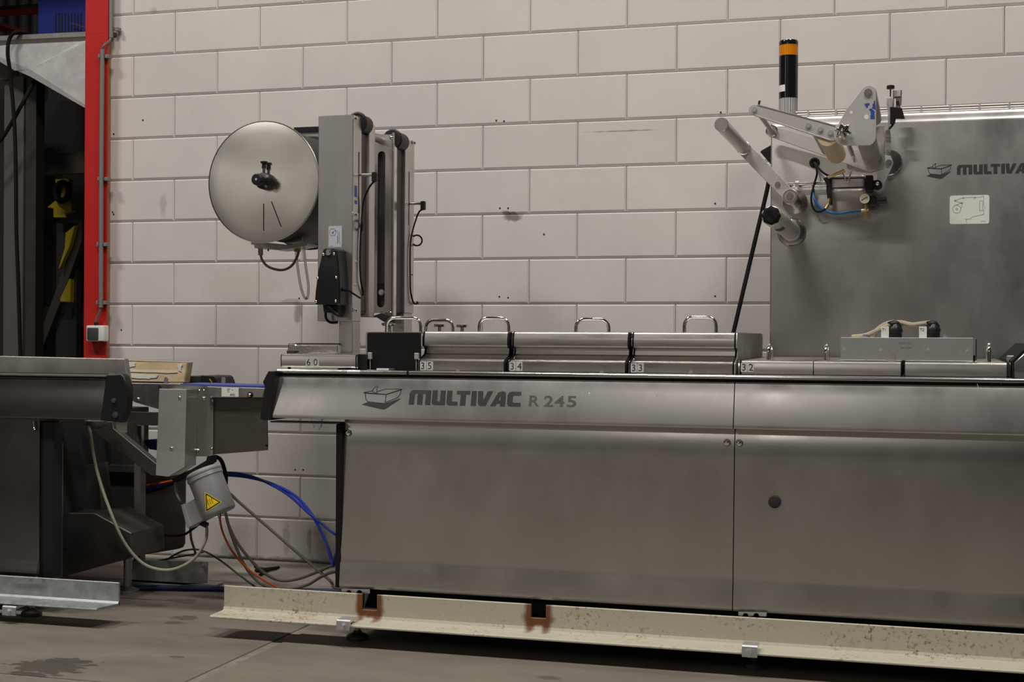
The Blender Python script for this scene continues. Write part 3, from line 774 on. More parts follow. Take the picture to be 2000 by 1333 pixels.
fo.pprism(pts, -1.18, -1.15, .003)
tag(fo.build('crumpled_film_web', M['foil']), 'strip of crumpled silvery film lying behind the number 60 guard', 'film')
tag(MB().pbox(563, 671, 577, 675.5, -1.14, -1.10, .001).pbox(577, 670.5, 660, 674, -1.12, -.9).pbox(560, 685.5, 575, 691, -1.2, -1.18).build('film_guide', M['darksteel']), 'dark narrow guide strip above the crumpled film', 'guide')

# black panel and things beside it
bp = thing('partition_screen', 'square black plastic screen standing between the number 60 and 35 covers', 'screen', at(765, 727, -1.36))
MB().pprism([(717, 653), (720, 650), (818, 650), (820, 652), (820, 727), (717, 722)], -1.35, -1.335, .001).build('sheet', M['rubber'], bp)
MB().pbox(714.5, 650, 717.5, 722, -1.345, -1.30).pbox(714.5, 648.5, 820, 650.5, -1.345, -1.05).build('edge_frame', M['dull'], bp)
MB().pbox(718, 689, 725.5, 702, -1.362, -1.35, .001).ptube([(723, 702, -1.356), (723, 727, -1.356)], .002, 8, 0).build('latch', M['matt'], bp)
MB().pbox(809, 690, 817, 702, -1.362, -1.35, .001).ptube([(813, 702, -1.356), (813, 727, -1.356)], .002, 8, 0).build('latch', M['matt'], bp)
MB().pbox(735, 720, 759, 727, -1.38, -1.36, .001).build('sensor', M['silversticker'], bp)
MB().pbox(759, 720, 770, 726.5, -1.375, -1.36, .001).build('sensor', M['greyplastic'], bp)
uhandle(752, 825, 618, 652, -1.10, label='chrome bar handle behind the black panel')
kn = thing('clamp_screw', 'chrome star knob clamp standing behind the black panel', 'knob', at(759, 648, -1.0))
p = at(759, 634, -1.0)
MB().lathe((p.x, -1.0, p.z - .006), (0, 0, 1), [(0, .020), (.005, .024), (.010, .024), (.013, .015)], 40, 5, .16).build('star_knob', M['chrome'], kn)
MB().cyl((p.x, -1.0, zt - .01), (p.x, -1.0, p.z - .005), .013, 14).build('spindle', M['chrome'], kn)
tag(MB().ptube([(706, 706, -1.3), (711, 708, -1.29), (716, 711, -1.28)], .006, 8, 3).build('plug_lead', M['airblue']), 'short blue lead beside the black panel', 'cable')

# aluminium sensor box with two plugs
YG = -1.33
sb = thing('sensor_box', 'grey aluminium box on the low covers carrying two black plugs', 'box', (at(1772, 706, YG).x, YG + .05, ZL))
zbx = ZL + .0032
a, b = at(1642, 662, YG), at(1901, 660, YG)
MB().box(a.x, b.x, YG, YG + .006, zbx, b.z - .001, .001).build('front_plate', M['alubox'], sb)
MB().box(a.x + .002, b.x - .02, YG + .006, YG + .11, zbx, b.z - .006).build('housing', M['alu'], sb)
c = at(1905, 662, YG + .01); MB().box(c.x - .0005, c.x + .004, YG - .004, YG + .12, zbx, at(1905, 662, YG).z, .001).build('side_plate', M['polish'], sb)
MB().box(b.x + .0005, c.x - .0008, YG + .012, YG + .1, zbx, zbx + .018).build('gasket', M['rubber'], sb)
for px, py in ((1649, 683), (1721, 684), (1813, 684), (1889, 686)):
    p = at(px, py, YG); MB().lathe((p.x, YG + .0005, p.z), (0, -1, 0), [(0, .0055), (.001, .0055), (.0012, .004)], 14).build('screw', M['alu'], sb)
p = at(1741, 700, YG); MB().lathe((p.x, YG + .0005, p.z + .002), (0, -1, 0), [(0, .0155), (.0012, .0155), (.0014, .013)], 28).build('plug_disc', M['dull'], sb)
for px in (1690, 1847):
    p = at(px, 659, YG + .04); MB().hexbolt((p.x, YG + .04, p.z - .002), (0, 0, 1), .009, .011).build('bolt', M['zinc'], sb)
mb = MB()
rs = random.Random(5)
for row, y0 in ((0, 669), (1, 678)):
    for k in range(11):
        if rs.random() < .15: continue
        x = 1756 + k * 2.2 + row; mb.strokes([(x, y0 + .5), (x + .2, y0 + 3.6)], lambda u, v: (at(u, v, YG).x, YG - .0004, at(u, v, YG).z), .0011)
mb.build('stamped_number', M['decalgrey'], sb, smooth=False)
for k, (px, txt) in enumerate(((1748, 'T1'), (1822, 'T2'))):
    g_ = thing('connector_plug', ('black angled connector plug in the left socket of the aluminium box', 'black angled connector plug in the right socket of the aluminium box')[k], 'plug', at(px, 660, YG + .04))
    p = at(px, 660, YG + .045); q = at(px, 640, YG + .045)
    MB().lathe(p, (0, 0, 1), [(0, .022), (.016, .022), (.018, .0235), (.028, .0235), (.034, .02), (.042, .016), (.050, .010)], 24).build('plug_body', M['black'], g_)
    z1 = at(px, 634, YG + .045).z
    MB().tube([(p.x + .012, YG + .045, z1 - .012), (p.x + .004, YG + .043, z1 + .001), (p.x - .008, YG + .04, z1 + .001), (p.x - .016, YG + .035, z1 - .002)], .0115, 12, 4).build('strain_relief', M['black'], g_)
    l0, l1 = at(px - 27 if k == 0 else px - 27, 638, YG + .03), at(px - 12, 661, YG + .03)
    o = MB().box(l0.x, l1.x, YG + .03, YG + .031, l1.z, l0.z).build('cable_tag', M['sticker'], g_)
    text_mesh(txt, M['ink'], o, 'marking', (l0.x + .003, l0.z - .015), .9, .009, lambda z: YG + .0295, .0)
tag(MB().ptube([(1664, 659, YG + .06), (1690, 656, YG + .055), (1712, 647, YG + .05), (1730, 639, YG + .045), (1746, 633, YG + .04)], .0085, 10).build('sensor_cable', M['beigecable']), 'beige sensor cable entering the left plug of the aluminium box', 'cable')
tag(MB().ptube([(1705, 660, YG + .09), (1712, 646, YG + .085), (1735, 632, YG + .08), (1760, 631, YG + .07), (1780, 635, YG + .06), (1800, 633, YG + .05), (1818, 631, YG + .04)], .0085, 10).build('sensor_cable', M['beigecable']), 'beige sensor cable entering the right plug of the aluminium box', 'cable')

# ------------------------------------------------------------------ film splice tower with reel at the left
tw = thing('splice_tower', 'tall twin column stainless film tower behind the number 60 guard', 'machine', (1.55, -.75, .93))
XA, XB = at(621, 400, -1.1).x, at(689, 400, -1.1).x
ztop = at(650, 225.5, -1.1).z; zlow = at(640, 628, -1.1).z
XLc = at(661, 650, -1.1).x
MB().box(XA, XB, -1.10, -1.016, zlow, ztop, .002).build('front_column', M['steel'], tw)
MB().box(XLc, XB, -1.095, -1.02, .89, zlow, .002).build('front_post', M['steel'], tw)
def yx(px): return atx(px, 400, XB).y
Y_a, Y_b, Y_c, Y_d, Y_e, Y_f = yx(721), yx(733), yx(767), yx(775), yx(791), yx(809)
def zy(py, px): 
    return atx(px, py, XB).z
MB().box(XA + .05, XB - .012, -1.016, Y_a, zy(613, 715), zy(262, 715)).build('front_channel', M['darksteel'], tw)
MB().box(XA + .03, XB, Y_a, Y_b, zy(620, 727), zy(242, 727), .006, 2).build('front_plate', M['steel'], tw)
# slotted plate of the rear half
YS = Y_c - .002
sl = XZ([(722, 259), (745, 262.5), (770, 263), (770, 628), (757, 612), (745, 610), (734, 612), (722, 612)], YS)
hole = XZ([(738, 302), (740, 297.5), (744.5, 295.5), (749, 297.5), (751, 302), (751, 592), (749, 598), (744.5, 601), (740, 598), (738, 592)], YS)
# plate with slot: left strip, right strip, top and bottom bridges
mb = MB()
hx0, hx1 = min(p[0] for p in hole), max(p[0] for p in hole); hz0, hz1 = min(p[1] for p in hole), max(p[1] for p in hole)
px0, px1 = sl[0][0], sl[2][0]
rr_ = (hx1 - hx0) / 2; cxh = (hx0 + hx1) / 2
arcT = [(cxh + rr_ * math.cos(a), hz1 - rr_ + rr_ * math.sin(a)) for a in [math.pi * i / 8 for i in range(9)]]
arcB = [(cxh + rr_ * math.cos(a), hz0 + rr_ + rr_ * math.sin(a)) for a in [math.pi + math.pi * i / 8 for i in range(9)]]
topz = sl[1][1]
mb.prism([(px0, hz1 - rr_), (px0, sl[0][1]), (sl[1][0], sl[1][1]), (px1, sl[2][1]), (px1, hz1 - rr_)] + arcT, YS, YS + .003)
mb.prism([(px1, hz0 + rr_), (px1, sl[3][1]), sl[4], sl[5], sl[6], (px0, sl[7][1]), (px0, hz0 + rr_)] + arcB, YS, YS + .003)
mb.box(px0, hx0, YS, YS + .003, hz0 + rr_, hz1 - rr_); mb.box(hx1, px1, YS, YS + .003, hz0 + rr_, hz1 - rr_)
mb.build('slotted_plate', M['steel'], tw)
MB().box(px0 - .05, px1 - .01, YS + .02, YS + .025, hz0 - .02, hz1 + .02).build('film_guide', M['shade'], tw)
MB().box(XB - .004, XB, Y_c - .002, Y_d, zy(617, 771), zy(260, 771), .001).build('rear_flange', M['polish'], tw)
MB().box(XA + .05, XB - .012, Y_d, Y_e, zy(605, 783), zy(290, 783)).build('rear_channel', M['darksteel'], tw)
MB().box(XA, XB, Y_e, Y_f, zy(612, 800), zy(274, 800), .002).build('rear_column', M['steel'], tw)
MB().box(XLc, XB - .004, Y_e + .005, Y_f - .005, .89, zy(612, 800), .002).build('rear_post', M['steel'], tw)
xr_ = XB - .022
def zr(py, Y):  # height at that depth for a pixel row near the tower
    return atx(750, py, XB).z
rz = atx(716, 247, xr_).z
MB().cyl((xr_, -1.012, rz), (xr_, Y_a + .004, rz), .036, 24).build('top_roller', M['roller'], tw)
MB().ring((xr_, -1.010, rz), (0, 1, 0), .036, .006, 24).build('roller_flange', M['black'], tw)
rz2 = atx(783, 279, xr_).z
MB().cyl((xr_, Y_d - .004, rz2), (xr_, Y_e + .004, rz2), .038, 24).build('top_roller', M['roller'], tw)
MB().ring((xr_, Y_d + .004, rz2), (0, 1, 0), .038, .005, 24).build('roller_flange', M['black'], tw)
MB().cyl((xr_ - .03, Y_b, atx(736, 264, xr_).z), (xr_ - .03, YS, atx(750, 272, xr_).z), .013, 14).build('shaft', M['dull'], tw)
for (px, py, y0, y1) in ((712, 606, -1.01, Y_a), (783, 606, Y_d, Y_e)):
    z = atx(px, py, xr_).z; MB().cyl((xr_ - .01, y0, z), (xr_ - .01, y1, z), .022, 20).build('bottom_roller', M['darksteel'], tw)
p = at(744.5, 570, YS); MB().box(p.x - .02, p.x + .02, YS + .006, YS + .018, p.z - .035, p.z + .035).build('slide_block', M['black'], tw)
MB().hexbolt((p.x, YS + .004, p.z - .003), (0, -1, 0), .009, .01).build('bolt', M['zinc'], tw)
for px, py in ((764, 269), (762, 612)):
    p = at(px, py, YS); MB().dome((p.x, YS, p.z), (0, -1, 0), .008, .006).build('bolt', M['polish'], tw)
MB().pprism([(709, 615), (730, 617), (745, 612), (772, 622), (772, 632), (757, 632), (748, 628), (735, 620), (709, 620)], -.75, -.68).build('bottom_bracket', M['darksteel'], tw)
# side face details of the front and rear column
def side(px, py, X=None):
    return atx(px, py, XB if X is None else X)
for (pa, pb, y0, y1) in ((701, 701, 297, 417), (799, 799, 336, 440)):
    a, b = side(pa, y0), side(pb, y1); MB().box(XB - .001, XB + .0012, a.y - .003, a.y + .003, b.z, a.z).build('side_slot', M['ink'], tw)
for px, py in ((692, 231), (692, 419), (692, 606), (807, 279)):
    a = side(px, py); MB().box(XB - .004, XB + .004, a.y - .016, a.y + .016, a.z - .007, a.z + .007, .001).hexbolt((XB + .004, a.y + .008, a.z), (1, 0, 0), .005, .005).build('lid_clip', M['polish'], tw)
for px, py in ((695, 512), (695, 557), (805, 536), (804, 576)):
    a = side(px, py); MB().dome((XB, a.y, a.z), (1, 0, 0), .006, .005).build('screw', M['polish'], tw)
mb = MB()
for (y0, y1) in ((363, 385), (392, 399)):
    a, b = side(695, y0), side(695, y1); mb.box(XB, XB + .0008, a.y - .012, a.y + .010, b.z, a.z)
mb.build('tape_remnant', M['tape'], tw)
# diagram sticker on the front column
YT = -1.1
a, b = at(642, 442, YT), at(667.5, 483, YT)
stk = MB().prism(rr(a.x, b.x, b.z, a.z, .003), YT - .0008, YT).build('sticker', M['silversticker'], tw)
mb = MB()
f = lambda u, v: (at(u, v, YT).x, YT - .0013, at(u, v, YT).z)
cyc = lambda cx_, cy_, rx, ry, n=18: [(cx_ + rx * math.cos(2 * math.pi * i / n), cy_ + ry * math.sin(2 * math.pi * i / n)) for i in range(n)]
mb.strokes(cyc(650, 454, 6.3, 7), f, .0009, True).strokes(cyc(650, 455, 1.6, 1.8, 10), f, .0009, True)
mb.strokes([(650, 455), (654, 451), (659, 452)], f, .0009).strokes([(660, 453), (660, 475)], f, .0009).strokes([(663, 453), (663, 472)], f, .0009)
mb.strokes([(658, 475), (661, 472), (659, 468), (661, 465), (659, 462)], f, .0009).strokes([(663, 472), (665, 478)], f, .0009).strokes([(645, 481), (650, 481.3)], f, .0009)
mb.build('diagram', M['ink'], stk, smooth=False)
p = at(665, 619, -1.096); mb = MB()
for k in range(4): mb.pbox(664, 615 + k * 3.2, 667, 617.2 + k * 3.2, -1.0965, -1.095)
mb.build('stamp_mark', M['decalgrey'], tw)
# black motor housing hung on the tower
YM = -1.19
mh = thing('motor_housing', 'black tapered drive housing bolted to the front column of the film tower', 'motor', at(648, 600, -1.1))
body = [(632, 487), (637, 485), (650, 485), (664, 486), (670, 491), (676, 535), (680, 600), (679, 607), (670, 612), (655, 606), (645, 596), (618, 595), (614.5, 592), (616, 575), (621, 530), (628, 500)]
fr = XZ([(631, 488.5), (635, 485.5), (652, 485.5), (655, 489), (659, 540), (660, 594), (657, 596), (618, 595), (614.5, 592), (616, 570), (621, 530)], YM)
MB().prism(fr, YM, YM + .012, .003, 2).build('front_lid', M['black'], mh)
bk = [(x + .004 * (1 if x > fr[0][0] else -0), z) for x, z in fr]
MB().prism(bk, YM + .012, -1.101, .002).build('housing', M['black'], mh)
mb = MB().pprism([(630, 596), (660, 596), (660, 620), (648, 612), (632, 611)], YM + .03, -1.105, .003); mb.build('gear_case', M['black'], mh)
MB().ptube([(642, 598, YM + .02), (660, 615, YM + .02)], .003, 8, 0).build('stay_rod', M['darksteel'], mh)
for px, py in ((631.5, 497), (652, 496), (620.5, 543), (656.5, 542), (617, 589), (655.5, 588)):
    p = at(px, py, YM); MB().dome((p.x, YM, p.z), (0, -1, 0), .0048, .004).build('screw', M['polish'], mh)
p = at(642, 492.5, YM); MB().lathe((p.x, YM + .002, p.z), (0, -1, 0), [(0, .0125), (.008, .0125), (.009, .0095), (.006, .009)], 24).cyl((p.x, YM - .001, p.z), (p.x, YM - .007, p.z), .006, 6).build('clamp_nut', M['chrome'], mh)
tag(MB().ptube([(670, 566, -1.15), (681, 568, -1.14), (690, 574, -1.12), (704, 583, -1.10)], .0035, 8).ptube([(668, 565, -1.155), (679, 567, -1.143)], .007, 10, 0).build('drive_cable', M['rubber']), 'black cable from the drive housing to the tower side', 'cable')
tag(MB().ptube([(636, 611, -1.13), (637, 622, -1.13), (645, 630, -1.12), (660, 630, -1.105)], .005, 8).build('drive_cable', M['rubber']), 'black cable looping under the drive housing to the post', 'cable')
# sensors with leads
def sensor(px, py, tip, lead, label, lab2):
    a = side(px, py); t = thing('plug_sensor', label, 'sensor', a)
    b = Vector((XB + .05, a.y, a.z))
    MB().cyl((XB, a.y, a.z), b, .006, 12).build('barrel', M['polish'], t)
    MB().box(b.x, b.x + .02, a.y - .009, a.y + .009, a.z - .028, a.z + .009, .003).build('elbow_plug', M['black'], t)
    pts = [Vector((b.x + .01, a.y, a.z - .025))] + [atx(u, v, X) for u, v, X in lead]
    tag(MB().tube(pts, .0036, 8).build('sensor_lead', M['rubber']), lab2, 'cable')
sensor(703, 342, None, [(722, 365, XB + .04), (711, 390, XB + .012), (707, 420, XB + .006), (704, 470, XB + .006), (703, 520, XB + .006), (705, 550, XB + .008), (709, 570, XB + .006), (708, 577, XB + .002)],
       'angled plug sensor high on the front column of the film tower', 'black sensor lead running down the front column')
sensor(800, 398, None, [(818, 415, XB + .03), (809, 440, XB + .012), (803, 465, XB + .006), (801, 490, XB + .006), (801, 540, XB + .006), (802, 570, XB + .006), (808, 592, XB + .01), (816, 593, XB + .012), (814, 590, XB + .01)],
       'angled plug sensor on the rear column of the film tower', 'black sensor lead running down the rear column')
c = side(701, 440); o = MB().ring((XB + .012, c.y, c.z), (.9, .3, 0), .018, .0045, 20, 6).build('coiled_lead', M['rubber']); tag(o, 'small coil of black cable tied on the front column', 'cable')
c = side(809, 470); o = MB().ring((XB + .012, c.y, c.z), (.5, -.85, 0), .022, .0035, 24, 6).build('coiled_lead', M['rubber']); tag(o, 'open loop of black cable on the rear column', 'cable')

# film reel with disc
YD = -1.02
rl = thing('film_reel', 'round polished steel disc reel holding film beside the tower', 'reel', at(514, 355, YD))
cD = at(514, 355.5, YD); RD = (at(514, 236, YD).z - at(514, 475, YD).z) / 2
MB().lathe((cD.x, YD, cD.z), (0, 1, 0), [(0.0, .03), (0, RD * .3), (0, RD * .6), (0, RD * .8), (.0, RD * .975), (.0001, RD * .985), (.001, RD * .998), (.002, RD), (.004, RD)], 96).build('front_disc', M['disc'], rl)
mb = MB(); mb.cyl((cD.x, YD + .004, cD.z), (cD.x, YD + .44, cD.z), .09, 40); mb.build('film_core', M['dull'], rl)
MB().lathe((cD.x + .0, YD + .03, cD.z), (0, 1, 0), [(0, RD * .93), (.40, RD * .93)], 72).build('film_roll', M['roller'], rl)
MB().lathe((cD.x, YD + .435, cD.z), (0, 1, 0), [(0, RD), (.004, RD)], 72).build('rear_disc', M['darksteel'], rl)
mb = MB()
for l in ([(515, 399), (515, 450.5)], [(530.5, 394.5), (549, 442.5)]):
    mb.strokes(l, lambda u, v: (at(u, v, YD).x, YD - .0012, at(u, v, YD).z), .0035)
mb.build('view_slot', M['ink'], rl, smooth=False)
kx, kz = cD.x, cD.z
kc = at(520, 355, YD); kx, kz = kc.x, kc.z
MB().lathe((kx, YD - .001, kz), (0, -1, 0), [(0, .033), (.030, .032), (.034, .029), (.036, .024), (.050, .019), (.056, .019), (.060, .0225), (.080, .0225), (.085, .018)], 32).build('hub', M['black'], rl)
for a in (35, 125, 215, 305):
    th = math.radians(a); MB().cyl((kx + (.0265) * math.cos(th), YD - .039, kz + .0265 * math.sin(th)), (kx + .0265 * math.cos(th), YD - .030, kz + .0265 * math.sin(th)), .0052, 10).build('screw', M['zinc'], rl)
MB().cyl((kx, YD - .083, kz), (kx, YD - .0875, kz), .005, 10).build('centre_screw', M['zinc'], rl)
MB().cyl((kx, YD - .02, kz + .03), (kx, YD - .02, kz + .058), .0055, 10).build('plunger_stem', M['polish'], rl)
MB().lathe((kx, YD - .02, kz + .050), (0, 0, 1), [(0, .009), (.012, .008), (.018, .008), (.019, .013), (.026, .013)], 20).build('plunger_knob', M['black'], rl)
# reel support arm
ra = tw
MB().pbox(574, 249, 640, 257, -.575, -.50).build('arm_bar', M['black'], ra)
MB().pbox(586, 258, 640, 300, -.57, -.53, .004).build('arm_plate', M['dull'], ra)
bk = thing('reel_bracket', 'grey cable bracket hanging beneath the disc reel', 'bracket', at(540, 480, -.85))
MB().pprism([(490, 473), (516, 474), (560, 478), (600, 476), (600, 480), (560, 487), (540, 489), (515, 485), (497, 485), (496, 478), (490, 478)], -.86, -.76, .001).build('plate', M['alu'], bk)
MB().ptube([(509, 485, -.82), (509, 499, -.82)], .0105, 8, 0).build('cable_gland', M['dull'], bk)
MB().ptube([(578, 480, -.82), (578, 492, -.82)], .008, 8, 0).ptube([(584, 480, -.82), (584, 492, -.82)], .008, 8, 0).build('hose_fitting', M['brass'], bk)
MB().ptube([(524, 484, -.84), (524, 491, -.84)], .003, 8, 0).build('pin', M['black'], bk)
tag(MB().ptube([(509, 497, -.82), (512, 508, -.82), (522, 520, -.82), (540, 527, -.82), (556, 527, -.82), (570, 519, -.82), (580, 503, -.82), (584, 488, -.82)], .0052, 10).build('cable_loop', M['graycable']), 'grey cable looping under the reel bracket', 'cable')
tag(MB().ptube([(592, 462, -.84), (594, 490, -.84), (597, 520, -.84), (602, 555, -.84), (602, 575, -.84), (599, 583, -.84), (594, 580, -.83), (587, 558, -.82), (581, 520, -.82), (578, 490, -.82)], .0052, 10).build('air_hose', M['clear']), 'clear plastic hose hanging in a loop below the reel', 'hose')

# ------------------------------------------------------------------ right: upper film cabinet
YK = -.55
kb = thing('film_cabinet', 'tall brushed steel cabinet with black lettering behind the low covers', 'cabinet', (3.7, YK + .1, .9))
kx0 = at(1506, 500, YK).x; kzt = (at(1568, 228, YK).z + at(2000, 206, YK).z) / 2; kx1 = kx0 + 1.6
kp = [(YK + .03, .9), (YK, .9), (YK, kzt - .045), (YK + .002, kzt - .036), (YK + .007, kzt - .026), (YK + .007, kzt - .018), (YK + .012, kzt - .007), (YK + .022, kzt - .001), (YK + .04, kzt), (YK + .24, kzt), (YK + .24, .9)]
MB().xprism(kp, kx0, kx1).build('front_sheet', M['panel'], kb)
MB().box(kx0 - .003, kx0 + .001, YK - .001, YK + .03, .9, kzt - .03).build('edge_strip', M['polish'], kb)
zrod = (at(1568, 219, YK + .1).z + at(2000, 201, YK + .1).z) / 2
tr = thing('wire_tray', 'thin wire cable tray running along the cabinet top', 'tray', (3.7, YK + .1, kzt))
xr0 = at(1556, 216, YK + .1).x
for dz, dy in ((.004, 0.0), (.022, .0), (.004, .06), (.022, .06)):
    MB().cyl((xr0, YK + .06 + dy, kzt + dz), (kx1, YK + .06 + dy, kzt + dz), .0035, 8).build('rod', M['dull'], tr)
x = at(1580, 216, YK + .1).x; k = 0
dxr = at(1962, 200, YK + .06).x - at(1904, 203, YK + .06).x
while x < kx1:
    MB().box(x - .003, x + .003, YK + .054, YK + .125, kzt, kzt + .025).build('rod_clip', M['dull'], tr); x += dxr
a, b, c = at(1869, 341.5, YK), at(2000, 338, YK), at(1871, 322.5, YK)
hK = c.z - a.z
wordmark((a.x, a.z), hK * 1.02, 0, hK, lambda z: YK - .0012).build('lettering', M['decal'], kb, smooth=False)
p0 = at(1810, 344, YK); q0 = at(1858, 344, YK); kk = (q0.x - p0.x) / 330
boat(lambda u, v: (p0.x + (u - 106) * kk, YK - .0012, p0.z + (222 - v) * kk * 1.12), .0018, M['decal'], kb)
a, b = at(1855, 384, YK), at(1932, 437, YK)
stk = MB().prism(rr(a.x, b.x, b.z, a.z + .003, .008), YK - .001, YK).build('sticker', M['sticker'], kb)
mb = MB(); f = lambda u, v: (at(1750 + u / 4.444, 180 + v / 4.444, YK).x, YK - .0016, at(1750 + u / 4.444, 180 + v / 4.444, YK).z)
S = lambda l, c_=False: mb.strokes(l, f, .0009, c_)
S(cyc(527, 1017, 35, 35, 24), True); S(cyc(527, 1017, 8, 8, 12), True); S(cyc(574, 964, 6, 6, 8), True); S(cyc(584, 922, 6, 6, 8), True); S(cyc(684, 918, 6, 6, 8), True); S(cyc(512, 944, 5, 5, 8), True)
S([(560, 1018), (578, 968), (512, 944), (580, 918), (740, 912), (745, 906), (762, 906), (762, 990)]); S([(574, 960), (510, 986)])
S([(726, 945), (752, 945), (752, 1030), (726, 1030)], True); S([(762, 1015), (762, 1062), (660, 1085), (648, 1102), (598, 1106)]); S([(611, 1108), (611, 1134)]); S([(738, 1124), (776, 1122)]); S([(770, 994), (770, 1010)])
mb.build('diagram', M['decalgrey'], stk, smooth=False)
# signal lamp
YSg = YK + .17
sg = thing('signal_tower', 'black signal light tower with an amber lens on top', 'signal lamp', at(1540, 222, YSg))
p = at(1540, 150, YSg); R_ = mpp(1540, 150, YSg) * 18.4
zz = lambda py: at(1540, py, YSg).z
MB().lathe((p.x, YSg, 0), (0, 0, 1), [(kzt, R_ * .97), (zz(193), R_ * .97)], 144, 24, .028).build('ribbed_base', M['alu'], sg)
MB().lathe((p.x, YSg, 0), (0, 0, 1), [(zz(193), R_), (zz(110), R_)], 40).build('black_segment', M['gloss'], sg)
MB().lathe((p.x, YSg, 0), (0, 0, 1), [(zz(110), R_ * .98), (zz(89), R_ * .98)], 64, 32, .012).build('amber_lens', M['amber'], sg)
MB().lathe((p.x, YSg, 0), (0, 0, 1), [(zz(89), R_), (zz(83), R_), (zz(80), R_ * .94)], 40).build('cap', M['gloss'], sg)
a, b = zz(168), zz(181)
mb = MB()
for i in range(5):
    t0, t1 = math.radians(200 + i * 11), math.radians(200 + (i + 1) * 11)
    P_ = lambda t, z: (p.x + (R_ + .0008) * math.cos(t), YSg + (R_ + .0008) * math.sin(t), z)
    mb.quad([P_(t0, b), P_(t1, b), P_(t1, a), P_(t0, a)])
mb.build('label_sticker', M['sticker'], sg)

# dancer arm with long roller
YN, YB = -1.33, -.72
da = thing('dancer_arm', 'steel swing arm with a long film roller at the cabinet edge', 'arm', at(1550, 390, YK))
a = at(1408.8, 243, YN); rA = mpp(1409, 243, YN) * 13.8
MB().lathe((a.x, YN, a.z), (0, 1, 0), [(0, rA * .94), (.002, rA), (YB - YN - .02, rA), (YB - YN - .018, rA * 1.12), (YB - YN, rA * 1.12)], 40).build('roller', M['steel'], da)
far_end = Vector((a.x, YB, a.z))
pv = at(1544, 385, YB - .03)
def bar(p, q, r0, r1, Y0, Y1, b=.002):
    d = Vector((q[0] - p[0], 0, q[1] - p[1])).normalized(); n_ = Vector((-d.z, 0, d.x)); pts = []
    th = math.atan2(d.z, d.x)
    for c_, r_, s0 in ((q, r1, -90), (p, r0, 90)):
        for i in range(9):
            t = th + math.radians(s0 + 180 * i / 8); pts.append((c_[0] + r_ * math.cos(t), c_[1] + r_ * math.sin(t)))
    return MB().prism(pts, Y0, Y1, b)
bar((a.x, a.z), (pv.x, pv.z), rA * 1.1, rA * 1.0, YB - .012, YB + .004).build('arm_bar', M['matt'], da)
p = at(1519, 360.5, YB - .012); MB().hexbolt((p.x, YB - .012, p.z), (0, -1, 0), .008, .007).build('bolt', M['polish'], da)
MB().lathe((pv.x, YB - .05, pv.z), (0, 1, 0), [(0, .026), (.004, .029), (.05, .029), (.06, .025), (YK - YB + .03, .026), (YK - YB + .032, .046), (YK - YB + .05, .046)], 36).build('pivot_boss', M['polish'], da)
MB().cyl((pv.x, YB - .048, pv.z), (pv.x, YB - .054, pv.z), .02, 24).build('pivot_cap', M['dull'], da)
MB().hexbolt((pv.x, YB - .054, pv.z), (0, -1, 0), .010, .010).build('bolt', M['polish'], da)
# lower spindle
YQ = -1.30
sp = thing('reel_spindle', 'short thick steel spindle with a black star knob on the cabinet', 'spindle', at(1552, 460, YK))
a = at(1506, 421, YQ); rS = mpp(1506, 421, YQ) * 19.5
MB().lathe((a.x, YQ, a.z), (0, 1, 0), [(.012, rS * .92), (.014, rS), (YK - YQ - .06, rS), (YK - YQ - .058, rS * 1.06), (YK - YQ, rS * 1.06)], 36).build('shaft', M['matt'], sp)
MB().lathe((a.x, YQ, a.z), (0, 1, 0), [(-.008, rS * .7), (-.004, rS * .9), (.012, rS * .9)], 64, 8, .07).build('star_knob', M['rubber'], sp)
MB().lathe((a.x, YK - .001, a.z), (0, -1, 0), [(0, rS * 1.62), (.010, rS * 1.62), (.014, rS * 1.5), (.016, rS * 1.2)], 40).build('flange', M['polish'], sp)
mb = MB()
for i in range(4):
    t0, t1 = math.radians(258 + i * 14), math.radians(258 + (i + 1) * 14)
    P_ = lambda t, y: (a.x + (rS + .0006) * math.cos(t), y, a.z + (rS + .0006) * math.sin(t))
    mb.quad([P_(t0, YQ + .16), P_(t1, YQ + .16), P_(t1, YQ + .26), P_(t0, YQ + .26)])
mb.build('sticker', M['decal'], sp)

# film guide bracket with triangular plate
YN, YB = -1.22, -.70
fb = thing('film_guide_bracket', 'large steel film guide frame with triangular plate and chrome star knob', 'bracket', at(1690, 320, YK))
def Pz(u, v): return (1360 + u / 4.545, 60 + v / 4.545)
tri = [Pz(*q) for q in ((1475, 515), (1490, 497), (1510, 488), (1535, 485), (1562, 490), (1585, 508), (1597, 545), (1597, 940), (1588, 975), (1568, 1003), (1540, 1018), (1310, 1020), (1270, 1012), (1238, 985), (1222, 950), (1218, 915), (1228, 890), (1330, 700))]
MB().pprism(tri, YN - .03, YN - .024, .001).build('end_plate', M['matt'], fb)
for u, v, r in ((1525, 552, .010),):
    p = at(*Pz(u, v), YN - .03); MB().hexbolt((p.x, YN - .03, p.z), (0, -1, 0), r, .007).build('bolt', M['polish'], fb)
for u, v, r in ((1375, 725, .005), (1510, 766, .0075)):
    p = at(*Pz(u, v), YN - .03); MB().cyl((p.x, YN - .0303, p.z), (p.x, YN - .024, p.z), r, 14).build('hole', M['sticker'], fb)
rs = random.Random(11)
mb = MB()
fz = lambda u, v: (at(*Pz(u, v), YN - .03).x, YN - .0308, at(*Pz(u, v), YN - .03).z)
